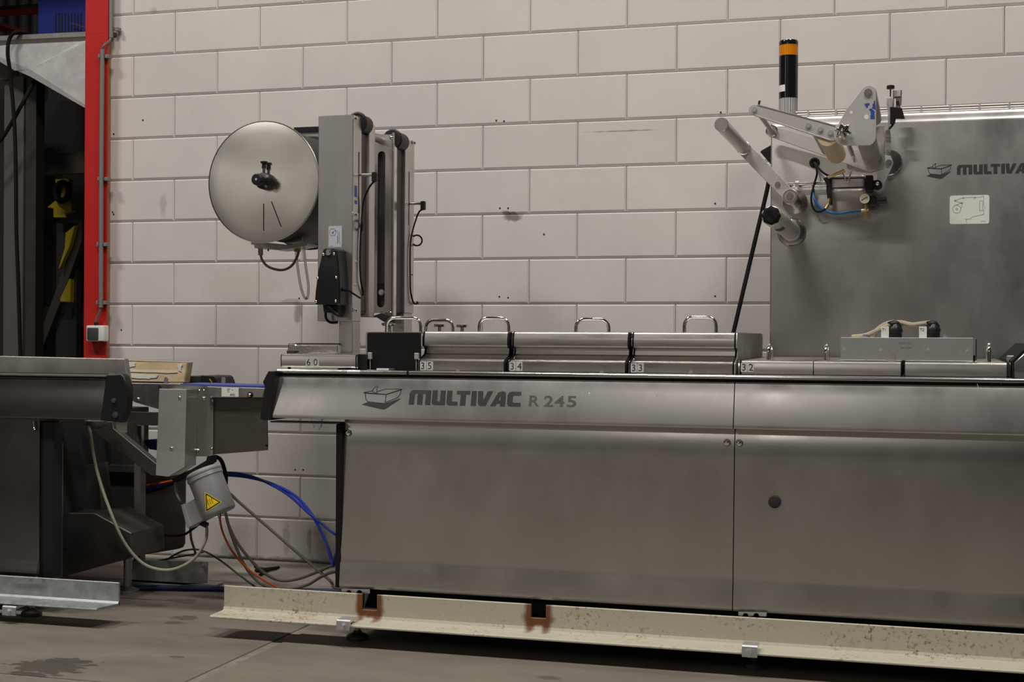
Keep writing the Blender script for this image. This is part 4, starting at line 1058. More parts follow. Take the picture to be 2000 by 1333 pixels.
for poly in (((1490, 650), (1530, 640), (1535, 650), (1518, 690)), ((1575, 625), (1588, 622), (1588, 700), (1560, 690)), ((1545, 690), (1588, 720), (1580, 745), (1555, 740), (1535, 700)), ((1555, 745), (1580, 750), (1586, 780), (1550, 785), (1545, 765))):
    q = []
    for i in range(len(poly)):
        u0, v0 = poly[i]; u1, v1 = poly[(i + 1) % len(poly)]
        for k in range(4): q.append((u0 + (u1 - u0) * k / 4 + rs.uniform(-5, 5), v0 + (v1 - v0) * k / 4 + rs.uniform(-5, 5)))
    mb.bm.faces.new([mb.bm.verts.new(fz(*s_)) for s_ in q])
mb.build('tape_remnant', M['tape'], fb, smooth=False)
p = at(*Pz(1305, 905), YN - .03)
MB().lathe((p.x, YN - .03, p.z), (0, -1, 0), [(0, .010), (.012, .012), (.016, .021), (.030, .024), (.036, .020), (.040, .008)], 60, 6, .17).build('star_knob', M['chrome'], fb)
# near bar, far bar
l = at(*Pz(515, 705), YN); r = at(*Pz(1215, 915), YN)
bar((l.x, l.z), (r.x, r.z), .0175, .0255, YN - .012, YN + .012, .001).build('guide_bar', M['matt'], fb)
dr = Vector((r.x - l.x, 0, r.z - l.z)).normalized(); nr = Vector((-dr.z, 0, dr.x))
def along(t, off): return Vector((l.x, 0, l.z)).lerp(Vector((r.x, 0, r.z)), t) + nr * off
for s_ in (-1, 1):
    A_, B_ = along(.02, s_ * .0178), along(1.0, s_ * .0252)
    MB().cyl((A_.x, YN - .012, A_.z), (B_.x, YN - .012, B_.z), .0022, 6).build('bar_edge', M['polish'], fb)
for u, v in ((515, 703), (995, 845), (1102, 878), (1193, 908)):
    p = at(*Pz(u, v), YN - .012); MB().hexbolt((p.x, YN - .012, p.z), (0, -1, 0), .0075, .006).build('bolt', M['zinc'], fb)
p = at(*Pz(560, 635), YN); MB().ptube([(*Pz(552, 660), YN), (*Pz(562, 622), YN)], .004, 8, 0).build('pin', M['polish'], fb)
l2 = at(1508, 257, YB); r2 = at(1700, 318, YB)
bar((l2.x, l2.z), (r2.x, r2.z), .020, .032, YB - .004, YB + .012, .001).build('guide_bar', M['matt'], fb)
MB().lathe((l2.x, YB - .02, l2.z), (0, 1, 0), [(0, .018), (.004, .022), (.02, .022)], 28).build('end_boss', M['polish'], fb)
MB().cyl((l2.x, YN, l2.z), (l2.x, YB, l2.z), .0085, 14).build('cross_rod', M['dull'], fb)
def tube_y(u, v, y0, y1, rad, m, nm):
    p = at(*Pz(u, v), y0); return MB().cyl((p.x, y0, p.z), (p.x, y1, p.z), rad, 28).build(nm, M[m], fb)
tube_y(1530, 560, YN - .02, YB, .026, 'dull', 'cross_tube')
tube_y(1500, 935, YN - .02, YB + .02, .033, 'dull', 'cross_tube')
tube_y(1165, 935, YN - .01, YB - .05, .034, 'beigeroll', 'film_roller')
tube_y(1080, 880, YN - .01, YB - .05, .024, 'dull', 'film_roller')
tube_y(1345, 990, YN - .02, YB - .05, .008, 'chrome', 'cross_rod')
MB().pprism([(1640, 262), (1727, 245), (1729, 322), (1722, 334), (1700, 339), (1672, 336), (1655, 330)], YB + .01, YB + .022, .001).build('mount_plate', M['matt'], fb)
p = at(1735, 318, YK); MB().lathe((p.x, YK, p.z), (0, -1, 0), [(0, .05), (.012, .05), (.016, .046), (.018, .02)], 40).build('mount_flange', M['polish'], fb)
MB().pprism([(1727, 303), (1740, 305), (1745, 318), (1738, 335), (1727, 360), (1716, 372), (1708, 366), (1714, 340)], YK - .05, YK - .035, .001).build('lever_plate', M['matt'], fb)
p = at(1736, 318, YK - .05); MB().hexbolt((p.x, YK - .05, p.z), (0, -1, 0), .009, .008).build('bolt', M['polish'], fb)
# pneumatic cylinder
YP = YK - .06
pc = thing('pneumatic_cylinder', 'silver pneumatic cylinder with black end caps on the cabinet front', 'cylinder', at(1655, 362, YP))
def Pq(u, v): return (1380 + u / 5, 280 + v / 5)
a, b = at(*Pq(1215, 400), YP), at(*Pq(1550, 400), YP); rc = mpp(1650, 362, YP) * 17
MB().box(a.x, b.x, YP - rc * .8, YP + rc * .8, a.z - rc * .95, a.z + rc * .95, rc * .45, 3).build('barrel', M['barrel'], pc)
mb = MB()
for dz in (.55, -.55): mb.box(a.x, b.x, YP - rc * .83, YP - rc * .7, a.z + rc * dz - .003, a.z + rc * dz + .003)
mb.build('profile_groove', M['darksteel'], pc)
MB().pbox(*Pq(1170, 330), *Pq(1215, 490), YP - rc * .9, YP + rc, .003).build('end_cap', M['black'], pc)
MB().pbox(*Pq(1550, 312), *Pq(1625, 470), YP - rc * .9, YP + rc, .003).build('end_cap', M['black'], pc)
c = at(*Pq(1670, 410), YP); MB().cyl((c.x, YP - .02, c.z), (c.x, YP + .02, c.z), .017, 20).box(at(*Pq(1620, 400), YP).x, c.x, YP - .015, YP + .015, c.z - .015, c.z + .017).build('rear_eye', M['black'], pc)
MB().dome((c.x, YP - .02, c.z + .004), (0, -1, 0), .007, .005).build('bolt', M['zinc'], pc)
e = at(*Pq(800, 420), YP); MB().cyl((e.x, YP, a.z), (a.x - .01, YP, a.z), .0095, 16).build('piston_rod', M['chrome'], pc)
n1 = at(*Pq(885, 420), YP); MB().cyl((n1.x - .007, YP, a.z), (n1.x + .007, YP, a.z), .016, 6).build('lock_nut', M['zinc'], pc)
MB().pprism([Pq(1135, 340), Pq(1180, 330), Pq(1215, 400), Pq(1225, 520), Pq(1230, 605), Pq(1190, 605), Pq(1175, 510), Pq(1190, 430)], YP - rc - .008, YP - rc, .002).build('valve_block', M['black'], pc)
MB().ptube([(*Pq(1175, 340), YP - rc), (*Pq(1240, 310), YP - rc), (*Pq(1350, 262), YP - rc)], .0065, 10, 0).build('hose_fitting', M['brass'], pc)
MB().ptube([(*Pq(1200, 540), YP - rc - .01), (*Pq(1195, 590), YP - rc - .01), (*Pq(1165, 640), YP - rc - .01)], .006, 10, 3).build('hose_fitting', M['brass'], pc)
MB().ptube([(*Pq(1315, 255), YP - .02), (*Pq(1370, 385), YP - rc), (*Pq(1380, 385), YP - rc), (*Pq(1415, 265), YP - .02)], .0028, 8, 0).build('wire_clip', M['dull'], pc)
# regulator and gauge
rg = thing('pressure_regulator', 'small black air regulator with round pressure gauge below the cylinder', 'regulator', at(1700, 395, YP))
c = at(*Pq(1545, 545), YP); rgg = mpp(1690, 390, YP) * 10.5
MB().lathe((c.x, YP - .005, c.z), (0, -1, 0), [(0, rgg), (.012, rgg), (.014, rgg * .92)], 32).build('gauge_case', M['black'], rg)
dl = MB().lathe((c.x, YP - .0185, c.z), (0, -1, 0), [(0, rgg * .93), (.001, rgg * .93)], 32).build('gauge_dial', M['dial'], rg)
mb = MB(); mb.strokes([(-.011, -.006), (.009, .005)], lambda u, v: (c.x + u, YP - .0205, c.z + v), .002); mb.build('pointer', M['ink'], dl, smooth=False)
MB().pbox(*Pq(1590, 515), *Pq(1660, 605), YP - .015, YP + .02, .003).build('regulator_body', M['black'], rg)
MB().ptube([(*Pq(1655, 560), YP), (*Pq(1745, 558), YP)], .0125, 16, 0).ptube([(*Pq(1700, 560), YP), (*Pq(1762, 557), YP)], .0135, 16, 0).build('adjust_knob', M['black'], rg)
MB().ptube([(*Pq(1510, 658), YP), (*Pq(1580, 650), YP)], .0065, 8, 0).ptube([(*Pq(1560, 650), YP), (*Pq(1562, 600), YP)], .0075, 8, 0).build('hose_fitting', M['brass'], rg)
tag(MB().ptube([(*Pq(1042, 450), YP + .02), (*Pq(1055, 550), YP), (*Pq(1110, 630), YP), (*Pq(1200, 675), YP), (*Pq(1300, 685), YP), (*Pq(1420, 668), YP), (*Pq(1520, 658), YP)], .0052, 10).build('air_hose', M['airblue']), 'light blue air hose sagging to the pressure regulator', 'hose')
c = at(*Pq(1055, 190), YK); gm = tag(MB().ring((c.x, YK - .002, c.z), (0, 1, 0), .0145, .0055, 24).cyl((c.x, YK - .001, c.z), (c.x, YK - .0025, c.z), .011, 20).build('cable_grommet', M['rubber']), 'black rubber cable grommet in the cabinet front', 'grommet')
tag(MB().ptube([(*Pq(1045, 180), YK + .01), (*Pq(1065, 215), YP + .01), (*Pq(1078, 300), YP - .01), (*Pq(1045, 420), YP - .02), (*Pq(1022, 540), YP - .02), (*Pq(1045, 640), YP - .02), (*Pq(1100, 672), YP - .03), (*Pq(1165, 640), YP - .03)], .0038, 8).build('sensor_cable', M['rubber']), 'thin black cable looping from the grommet past the piston rod', 'cable')
tag(MB().ptube([(*Pq(1062, 180), YK + .01), (*Pq(1085, 230), YP + .02), (*Pq(1130, 280), YP), (*Pq(1180, 312), YP - .02), (*Pq(1230, 320), YP - .02)], .0038, 8).build('sensor_cable', M['rubber']), 'thin black cable from the grommet to the cylinder top', 'cable')
# film edge clamp
YE = -.85
ec = thing('edge_sensor_clamp', 'small steel clamp bracket with a flat black thumb knob above the cabinet', 'clamp', at(1745, 260, YE))
def Pe(u, v): return (1700 + u / 10.256, 150 + v / 10.256)
p = at(*Pe(405, 210), YE); k_ = mpp(1740, 170, YE) / 10.256
MB().lathe((p.x, YE, p.z), (0, 0, 1), [(-34 * k_, 70 * k_), (-26 * k_, 78 * k_), (26 * k_, 78 * k_), (34 * k_, 68 * k_)], 28).build('thumb_knob', M['black'], ec)
MB().ptube([(*Pe(402, 240), YE), (*Pe(400, 400), YE)], 17 * k_, 10, 0).build('stem', M['polish'], ec)
MB().pbox(*Pe(468, 268), *Pe(620, 395), YE + .01, YE + .05, .001).build('clamp_block', M['matt'], ec)
MB().pbox(*Pe(450, 275), *Pe(472, 605), YE - .01, YE + .05).pprism([Pe(605, 268), Pe(632, 268), Pe(625, 520), Pe(600, 605), Pe(582, 605), Pe(605, 480)], YE - .01, YE + .05).build('side_plate', M['polish'], ec)
MB().pbox(*Pe(510, 430), *Pe(600, 590), YE + .02, YE + .06).build('inner_block', M['matt'], ec)
p = at(*Pe(548, 530), YE + .018); MB().cyl((p.x, YE, p.z), (p.x, YE + .02, p.z), 34 * k_, 16).build('knob', M['black'], ec)
MB().pprism([Pe(332, 440), Pe(420, 420), Pe(440, 470), Pe(450, 600), Pe(385, 620), Pe(330, 500)], YE, YE + .03, .001).build('jaw', M['dull'], ec)
MB().pprism([Pe(395, 622), Pe(405, 610), Pe(630, 622), Pe(690, 840), Pe(510, 835), Pe(490, 940), Pe(395, 950)], YE - .01, YE + .0, .001).build('hanging_plate', M['rubber'], ec)
MB().pprism([Pe(315, 500), Pe(390, 620), Pe(402, 700), Pe(385, 1050), Pe(350, 1060), Pe(350, 720)], YE + .01, YE + .02).build('upright_plate', M['matt'], ec)
MB().ptube([(*Pe(375, 1050), YE), (*Pe(460, 950), YE)], .004, 8, 0).build('stay_rod', M['black'], ec)
MB().pbox(*Pe(300, 1065), *Pe(390, 1185), YE + .02, YE + .2, .001).build('mount_tab', M['dull'], ec)
# black hose behind the cabinet edge
hs = thing('black_hose', 'straight black hose slanting down beside the cabinet to the covers', 'hose', at(1433, 643, -.42))
MB().ptube([(1501, 350, -.40), (1498, 372, -.40), (1470, 490, -.42), (1433, 648, -.44), (1412, 740, -.46)], .0085, 10, 4).build('tube', M['rubber'], hs)
MB().pprism([(1484.5, 297), (1487, 294), (1510, 281), (1510, 322), (1506, 322)], -.40, -.36, .002).build('connector', M['black'], hs)

# ------------------------------------------------------------------ left: cross conveyor between the machines
YV = -.95
cv = thing('cross_conveyor', 'small stainless belt conveyor bridging the gap between both machines', 'conveyor', at(400, 890, YV))
MB().pprism([(242, 749), (408, 751), (410, 775), (411, 888), (402, 892), (372, 892), (372, 800), (307, 799), (265, 787), (248, 778)], YV, YV + .006, .001).build('side_plate', M['steel'], cv)
MB().pprism([(311, 760), (364, 761), (360, 913), (329, 932), (304, 929)], YV - .10, YV - .095, .001).build('gear_cover', M['matt'], cv, label='upright gear cover box with screws')
MB().pprism([(312, 761), (363.5, 762), (359.5, 912.5), (329, 931), (305, 928.5)], YV - .095, YV - .001).build('cover_side', M['steel'], cv)
for px, py in ((351, 777), (335, 876)):
    p = at(px, py, YV - .10); MB().dome((p.x, YV - .10, p.z), (0, -1, 0), .006, .005).build('screw', M['polish'], cv)
for px, py, r in ((390, 763, .005), (399, 763, .005), (398, 779, .008), (386, 881, .008), (270, 780, .007)):
    p = at(px, py, YV); MB().dome((p.x, YV, p.z), (0, -1, 0), r, .006).build('bolt', M['polish'], cv)
p = at(312, 757, YV); MB().cyl((p.x, YV - .003, p.z), (p.x, YV + .004, p.z), .008, 14).build('hole', M['dark'], cv)
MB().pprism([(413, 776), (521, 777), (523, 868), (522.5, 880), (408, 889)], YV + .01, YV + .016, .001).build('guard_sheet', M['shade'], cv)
MB().pbox(410, 777, 417, 889, YV, YV + .012, .002).build('corner_strip', M['polish'], cv)
p = at(521, 869, YV + .01); MB().dome((p.x, YV + .01, p.z), (0, -1, 0), .006, .005).build('screw', M['black'], cv)
for px, py in ((415.5, 783), (414, 877)):
    p = at(px, py, YV); MB().dome((p.x, YV, p.z), (0, -1, 0), .005, .005).build('screw', M['polish'], cv)
MB().pprism([(404.5, 755.5), (519, 758.5), (512, 777), (404.5, 775)], YV - .02, YV + .3, .002).build('side_rail', M['steel'], cv)
MB().pprism([(352, 750.0), (518, 754), (518, 757), (404, 754.5), (352, 752.5)], YV - .01, YV + .16).build('belt', M['belt'], cv)
p = at(489, 772, YV - .02); MB().lathe((p.x, YV - .02, p.z), (0, -1, 0), [(0, .0115), (.006, .0115), (.008, .009)], 20).build('bolt_washer', M['rubber'], cv)
MB().dome((p.x, YV - .027, p.z), (0, -1, 0), .008, .007).build('cap_nut', M['chrome'], cv)
a, b = at(433, 757.5, YV - .02), at(466, 775.5, YV - .02)
lb = MB().box(a.x, b.x, YV - .0212, YV - .0195, b.z, a.z).build('type_label', M['sticker'], cv)
lf = lambda z: YV - .0217
text_mesh('KTC', M['ink'], lb, 'lettering', (at(455, 773, YV).x, at(455, 774, YV - .02).z), 1.0, mpp(455, 773, YV) * 4.2, lf, .03)
mb = MB()
for px, py, l_ in ((444.5, 759.6, 5.5), (444.5, 761.6, 4.5), (444.5, 763.6, 3.3), (444.5, 765.8, 4.5), (452.5, 762, 3.2)):
    mb.strokes([(px, py), (px + l_, py + .1)], lambda u, v: (at(u, v, YV - .02).x, YV - .0217, at(u, v, YV - .02).z), .0012)
mb.build('small_print', M['decalgrey'], lb, smooth=False)
for px in (324, 436):
    MB().pprism([(px - 3.5, 752), (px - 3.5, 740), (px - 1.5, 737), (px + 1, 737), (px + 3, 740), (px + 3, 752)], YV + .165, YV + .171).build('guide_tab', M['dull'], cv)
MB().pprism([(335, 936), (372, 918), (402, 900), (404, 891), (411, 891), (411, 904), (398, 913), (374, 925), (350, 940), (338, 944)], YV - .085, YV - .03, .003).build('motor_mount', M['rubber'], cv)
# beige tray with film on the far side
ty = thing('plastic_tray', 'yellowed clear plastic tray with torn white film on the conveyor', 'tray', at(305, 748, -.62))
MB().pprism([(236, 703), (366.5, 708.5), (360, 748), (240, 748)], -.62, -.57, .004).build('tray_shell', M['tray'], ty)
rs = random.Random(21)
def rag(pts, Y, nm, m, par):
    q = []
    for i in range(len(pts)):
        u0, v0 = pts[i]; u1, v1 = pts[(i + 1) % len(pts)]
        for k in range(5): q.append((u0 + (u1 - u0) * k / 5 + rs.uniform(-1.4, 1.4), v0 + (v1 - v0) * k / 5 + rs.uniform(-.9, .9)))
    return MB().pprism(q, Y, Y + .002).build(nm, M[m], par, smooth=False)
rag([(243, 706), (265, 708), (262, 716), (248, 719)], -.623, 'film_scrap', 'film', ty)
rag([(244, 721), (345, 727), (345, 729), (244, 726)], -.623, 'film_scrap', 'film', ty)
rag([(248, 731), (308, 733), (305, 739), (290, 740), (248, 738)], -.623, 'film_scrap', 'film', ty)
rag([(347, 712), (356, 711), (354, 727), (348, 724)], -.623, 'film_scrap', 'film', ty)
MB().pbox(240, 702.5, 366, 705, -.624, -.62).build('rim', M['silversticker'], ty)
MB().pbox(245, 745, 322, 749, -.64, -.6).build('rim', M['black'], ty)
be = thing('belt_end_block', 'black end block with grey body behind the conveyor belt', 'block', at(390, 750, -.55))
MB().pprism([(360, 735), (393, 735.5), (393, 751), (357, 751)], -.55, -.4, .002).build('block_body', M['darksteel'], be)
MB().pprism([(392, 734), (417, 735), (421, 738), (426, 751), (392, 751)], -.56, -.4, .002).build('end_cover', M['black'], be)
MB().ptube([(409, 741, -.565), (413, 746, -.565), (415, 751, -.565)], .003, 6, 3).build('earth_wire', M['yellow'], be)

# gear motor with warning sign
mt = thing('gear_motor', 'grey cylindrical motor with yellow hot surface warning sign under the conveyor', 'motor', at(405, 960, YV - .05))
YMt = YV - .09
t0, t1 = at(395, 917, YMt), at(429, 1004, YMt); ax = (t1 - t0).normalized(); Lm_ = (t1 - t0).length; rm = mpp(410, 960, YMt) * 35.5
k_ = mpp(410, 960, YMt)
MB().lathe(t0, ax, [(0, rm * .72), (.004, rm * .9), (.012, rm), (9 * k_, rm), (9.5 * k_, rm * .96), (11 * k_, rm * .96), (11.5 * k_, rm), (18 * k_, rm * 1.01), (19 * k_, rm * .955), (Lm_ - .012, rm * .955), (Lm_ - .006, rm * .93), (Lm_, rm * .85)], 48).build('motor_shell', M['motor'], mt)
nv = Vector((0, -1, 0)); nv = (nv - ax * nv.dot(ax)).normalized(); sv = ax.cross(nv)
# sign wrapped on the shell: points in pixel frame projected on the cylinder front
def on_shell(u, v, off):
    d = ray(u, v); r_ = rm * .955 + off
    w0 = CAM - t0
    dp = d - ax * d.dot(ax); wp = w0 - ax * w0.dot(ax)
    A_, B_, C_ = dp.dot(dp), 2 * dp.dot(wp), wp.dot(wp) - r_ * r_
    t = (-B_ - math.sqrt(max(B_ * B_ - 4 * A_ * C_, 0))) / (2 * A_)
    return CAM + d * t
T3 = [(401, 963), (432, 981.5), (402.5, 1000)]
def tri_on(T, off, sub, nm, m, par):
    mb = MB()
    P_ = lambda i, j: on_shell(T[0][0] + (T[1][0] - T[0][0]) * i / sub + (T[2][0] - T[1][0]) * j / sub, T[0][1] + (T[1][1] - T[0][1]) * i / sub + (T[2][1] - T[1][1]) * j / sub, off)
    V = {}
    for i in range(sub + 1):
        for j in range(i + 1): V[i, j] = mb.bm.verts.new(P_(i, j))
    for i in range(sub):
        for j in range(i + 1):
            mb.bm.faces.new((V[i, j], V[i + 1, j], V[i + 1, j + 1]))
            if j < i: mb.bm.faces.new((V[i, j], V[i + 1, j + 1], V[i, j + 1]))
    return mb.build(nm, M[m], par)
def inset(T, k):
    c_ = (sum(p[0] for p in T) / 3, sum(p[1] for p in T) / 3); return [(c_[0] + (p[0] - c_[0]) * k, c_[1] + (p[1] - c_[1]) * k) for p in T]
ws = tri_on(inset(T3, 1.08), .0006, 6, 'warning_sign', 'warn', mt)
tri_on(inset(T3, .96), .0010, 6, 'sign_border', 'ink', ws)
tri_on(inset(T3, .76), .0014, 6, 'sign_field', 'warn', ws)
mb = MB()
def sh_strokes(line, wd):
    P_ = [on_shell(u, v, .0018) for u, v in line]
    for a_, b_ in zip(P_[:-1], P_[1:]):
        d = (b_ - a_).normalized(); n_ = d.cross((a_ - CAM).normalized()).normalized() * wd / 2
        mb.quad([a_ - n_ - d * wd * .3, b_ - n_ + d * wd * .3, b_ + n_ + d * wd * .3, a_ + n_ - d * wd * .3])
for k in range(3):
    x = 404.5 + k * 3.9; y = 976.5 - k * 1.6
    sh_strokes([(x, y), (x + 1.6, y + 2.2), (x + .8, y + 5), (x + 2.4, y + 7.5), (x + 3.6, y + 10.5)], .0018)
sh_strokes([(409, 990), (419.5, 984.5)], .0016)
mb.build('heat_symbol', M['ink'], ws, smooth=False)
MB().pprism([(352, 989), (382, 974), (400, 1016), (369, 1033)], YMt - rm * .5, YMt + rm * .4, .004).build('terminal_box', M['motor'], mt)
MB().pprism([(353, 987.5), (359, 985), (373, 1028), (368, 1033.5), (364, 1030)], YMt - rm * .55, YMt + rm * .45, .002).build('terminal_lid', M['motor'], mt)
MB().ptube([(392, 1021, YMt), (405, 1027, YMt)], .012, 10, 0).build('cable_gland', M['black'], mt)
MB().ptube([(428, 1003, YMt), (429, 1012, YMt)], .007, 8, 0).build('drain_plug', M['dull'], mt)

# ------------------------------------------------------------------ cables in the gap
def cable(name, pts, r, m, label, cat='cable'):
    P_ = [at(*p) for p in pts]
    if pts[-1][0] >= 660:                            # runs on into the open end of the machine
        P_.append(Vector((XL1 + .012, P_[-1].y + .01, P_[-1].z + (P_[-1].z - P_[-2].z) * .5)))
        P_[-1].z = max(P_[-1].z, .115)
    return tag(MB().tube(P_, r, 8, 6).build(name, M[m]), label, cat)
cable('power_cable', [(174, 815, -1.15), (177, 850, -1.15), (188, 915, -1.15), (210, 985, -1.13), (240, 1055, -1.12), (275, 1098, -1.10), (310, 1113, -1.08), (345, 1111, -1.06), (380, 1091, -1.05), (400, 1060, -1.05), (404, 1040, YMt), (403, 1027, YMt)], .0062, 'whitecable', 'pale cable hanging in a wide loop from the left machine to the motor')
cable('air_hose', [(436, 924, -.80), (470, 926, -.80), (510, 938, -.85), (560, 965, -.9), (600, 1000, -1.0), (630, 1025, -1.1), (662, 1047, -1.25)], .0058, 'bluehose', 'blue air hose running straight into the machine side', 'hose')
cable('air_hose', [(432, 928, -.78), (480, 932, -.80), (530, 945, -.86), (575, 968, -.92), (605, 1000, -1.0), (628, 1040, -1.1), (642, 1075, -1.2), (650, 1105, -1.25), (652, 1095, -1.27), (657, 1083, -1.3), (664, 1078, -1.32)], .0062, 'bluehose', 'blue air hose curving down with a sharp turn at the machine', 'hose')
cable('ring_of_cable', [(415, 912, -.86), (412, 900, -.86), (420, 893, -.86), (432, 900, -.86), (440, 925, -.86), (441, 945, -.86), (437, 952, -.86)], .0085, 'rubber', 'black ribbed cable arching over the grey motor')
cable('supply_cable', [(436, 952, -.85), (460, 975, -.85), (500, 1010, -.85), (560, 1062, -.85), (610, 1105, -.85), (645, 1135, -.9), (664, 1150, -.95)], .0062, 'graycable', 'grey cable running diagonally from the motor to the machine foot')
cable('supply_cable', [(440, 1000, -.88), (448, 1030, -.87), (470, 1070, -.85), (510, 1115, -.82), (545, 1134, -.80), (580, 1132, -.80), (620, 1118, -.85), (664, 1102, -.95)], .0062, 'graycable', 'grey cable sagging to the floor and rising into the machine')
cable('supply_cable', [(440, 1000, -.89), (452, 1045, -.87), (475, 1100, -.84), (500, 1133, -.82), (525, 1148, -.84), (560, 1152, -.86), (600, 1143, -.88), (630, 1126, -.92), (664, 1116, -.98)], .0062, 'graycable', 'grey cable lying lowest along the floor behind the cream angle iron')
cable('signal_cable', [(429, 1012, YMt), (435, 1040, -.95), (452, 1075, -.92), (480, 1108, -.90), (510, 1131, -.90), (545, 1150, -.90)], .0045, 'orangecable', 'thin orange cable drooping from the motor to the floor')
cable('signal_cable', [(262, 1118, -.55), (300, 1110, -.55), (340, 1085, -.55), (365, 1075, -.55), (395, 1076, -.58), (430, 1095, -.65), (465, 1122, -.72), (505, 1152, -.8)], .0042, 'greencable', 'thin green cable arching over the galvanised channel')
cable('signal_cable', [(342, 940, -.9), (345, 965, -.9), (355, 985, -.92), (370, 1010, -.85), (373, 1050, -.8), (380, 1075, -.75), (383, 1085, -.7)], .0055, 'graycable', 'grey cable dropping behind the motor terminal box')
cable('signal_cable', [(275, 975, -.7), (276, 1005, -.7), (290, 1030, -.72), (320, 1045, -.75), (355, 1046, -.85), (375, 1035, -.9), (392, 1022, -.95)], .005, 'rubber', 'black cable slung under the motor terminal box')
cable('signal_cable', [(235, 970, -.7), (275, 952, -.72), (310, 945, -.8), (345, 938, -.88)], .0045, 'orangecable', 'orange cable in the shadow left of the motor')
cable('air_hose', [(190, 990, -.7), (240, 974, -.72), (290, 957, -.76), (345, 938, -.86)], .007, 'bluehose', 'blue hose in the shadow left of the motor', 'hose')
cable('supply_cable', [(230, 977, -.66), (275, 966, -.68), (310, 955, -.76), (345, 942, -.84)], .007, 'rubber', 'dark cable beside the blue hose left of the motor')
cable('signal_cable', [(245, 1125, -.62), (275, 1105, -.62), (330, 1092, -.62), (380, 1083, -.62), (400, 1078, -.62)], .004, 'graycable', 'thin grey cable lying along the galvanised channel top')
def floorpt(px, py, Z): return atz(px, py, Z)
fh = [floorpt(px, py, .012) for px, py in ((225, 1150), (300, 1149), (380, 1150), (430, 1151), (520, 1153), (610, 1155), (700, 1158))]
tag(MB().tube(fh, .011, 10, 4).build('floor_hose', M['floorhose']), 'shaded blue hose lying across the floor behind the angle irons', 'hose')
gc = thing('cable_tie_scrap', 'black scrap of cable ties lying on the pale floor strip', 'scrap', atz(525, 1118, 0))
MB().tube([atz(*q, .008) for q in ((498, 1107), (512, 1112), (530, 1111), (545, 1109))], .007, 6, 3).build('tie', M['rubber'], gc)
MB().tube([atz(*q, .008) for q in ((508, 1123), (522, 1115), (540, 1111))], .006, 6, 3).build('tie', M['rubber'], gc)
MB().tube([atz(*q, .006) for q in ((500, 1115), (508, 1117), (518, 1113))], .008, 6, 3).build('tie', M['rubber'], gc)
sx0, sx1 = at(602, 830, -.9).x, at(629, 830, -.9).x
MB().prism([(sx0, zl - .004), (sx1, zl - .004)] + XZ([(626, 834), (621, 840), (613, 836)], -.9), -.9, -.885).build('plastic_scrap', M['clear'], mach, label='torn clear plastic scrap stuck under the hood')

# galvanised channel on the floor
gch = thing('floor_channel', 'galvanised steel channel standing on the floor behind the cables', 'channel', atz(340, 1145, 0))
yg = -.70
MB().pprism([(258, 1095), (406, 1098), (404, 1140), (258, 1150)], yg, yg + .006).build('web', M['galv'], gch)
pz = at(404, 1140, yg); MB().box(at(258, 1140, yg).x, pz.x + .04, yg - .0, yg + .07, .002, .010).build('flange', M['galv'], gch)
p = at(396, 1104, yg); MB().cyl((p.x, yg - .001, p.z), (p.x, yg + .004, p.z), .006, 10).build('hole', M['white'], gch)

# ------------------------------------------------------------------ left: dark conveyor machine
YL = -1.45
lm = thing('conveyor_machine', 'dark stainless conveyor machine cut off by the left frame edge', 'machine', (0.2, -1.1, .15))
zA, zB_ = at(150, 738, YL).z, at(150, 820.5, YL).z
xq = at(209, 780, YL).x; xLeft = at(-300, 800, YL).x
upl = [(YL + .07, zA + .001), (YL + .040, zA + .001), (YL + .031, zA - .003), (YL + .026, zA - .013), (YL + .018, zA - .05), (YL - .003, zB_ + .008), (YL - .002, zB_ + .002), (YL + .006, zB_), (YL + .03, zB_)]
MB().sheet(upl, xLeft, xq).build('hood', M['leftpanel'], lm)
MB().xprism([(YL + .03, zA + .004), (YL + .02, zA + .006), (YL + .019, zA + .012), (YL + .024, zA + .016), (YL + .06, zA + .016), (YL + .06, zA + .004)], xLeft, at(206, 735, YL).x).build('top_rail', M['polish'], lm)
MB().pprism([(-300, 690), (0, 696), (243, 701.5), (250, 749), (236, 760), (-300, 745)], -1.30, -1.27, .002).build('top_cover', M['dull'], lm)
MB().pprism([(207, 733), (236, 731), (241, 735), (246, 748), (249, 760), (247, 800), (236, 826), (222, 824), (195.5, 822)], YL - .012, YL + .03, .003).build('end_cap', M['black'], lm)
MB().pprism([(238, 735), (249, 752), (247, 846), (230, 846), (226, 830), (236, 800)], YL + .035, YL + .041).build('end_sheet', M['dull'], lm)
for px, py, rr2 in ((226, 811, .011), (223, 783, .009)):
    p = at(px, py, YL - .012); MB().lathe((p.x, YL - .012, p.z), (0, -1, 0), [(0, rr2), (.006, rr2), (.007, rr2 * .6)], 16).build('cap_boss', M['greyplastic'], lm)
xg = at(77, 900, YL + .02).x
zbl = at(50, 1129, YL + .02).z
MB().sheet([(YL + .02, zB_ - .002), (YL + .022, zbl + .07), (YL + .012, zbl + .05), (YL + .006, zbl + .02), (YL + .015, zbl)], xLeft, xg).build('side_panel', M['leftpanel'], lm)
MB().pbox(77, 823, 103, 1131, YL + .03, YL + .09, .004).build('edge_gasket', M['black'], lm)
MB().ptube([(66, 823, YL + .012), (67, 838, YL + .01), (71, 840, YL + .008)], .004, 8, 3).build('latch_pin', M['chrome'], lm)
MB().box(xLeft, at(60, 900, YL + .1).x, YL + .10, -.5, .2, zB_).box(xLeft, xq, YL + .06, YL + .09, zB_, zA).build('machine_core', M['dark'], lm)
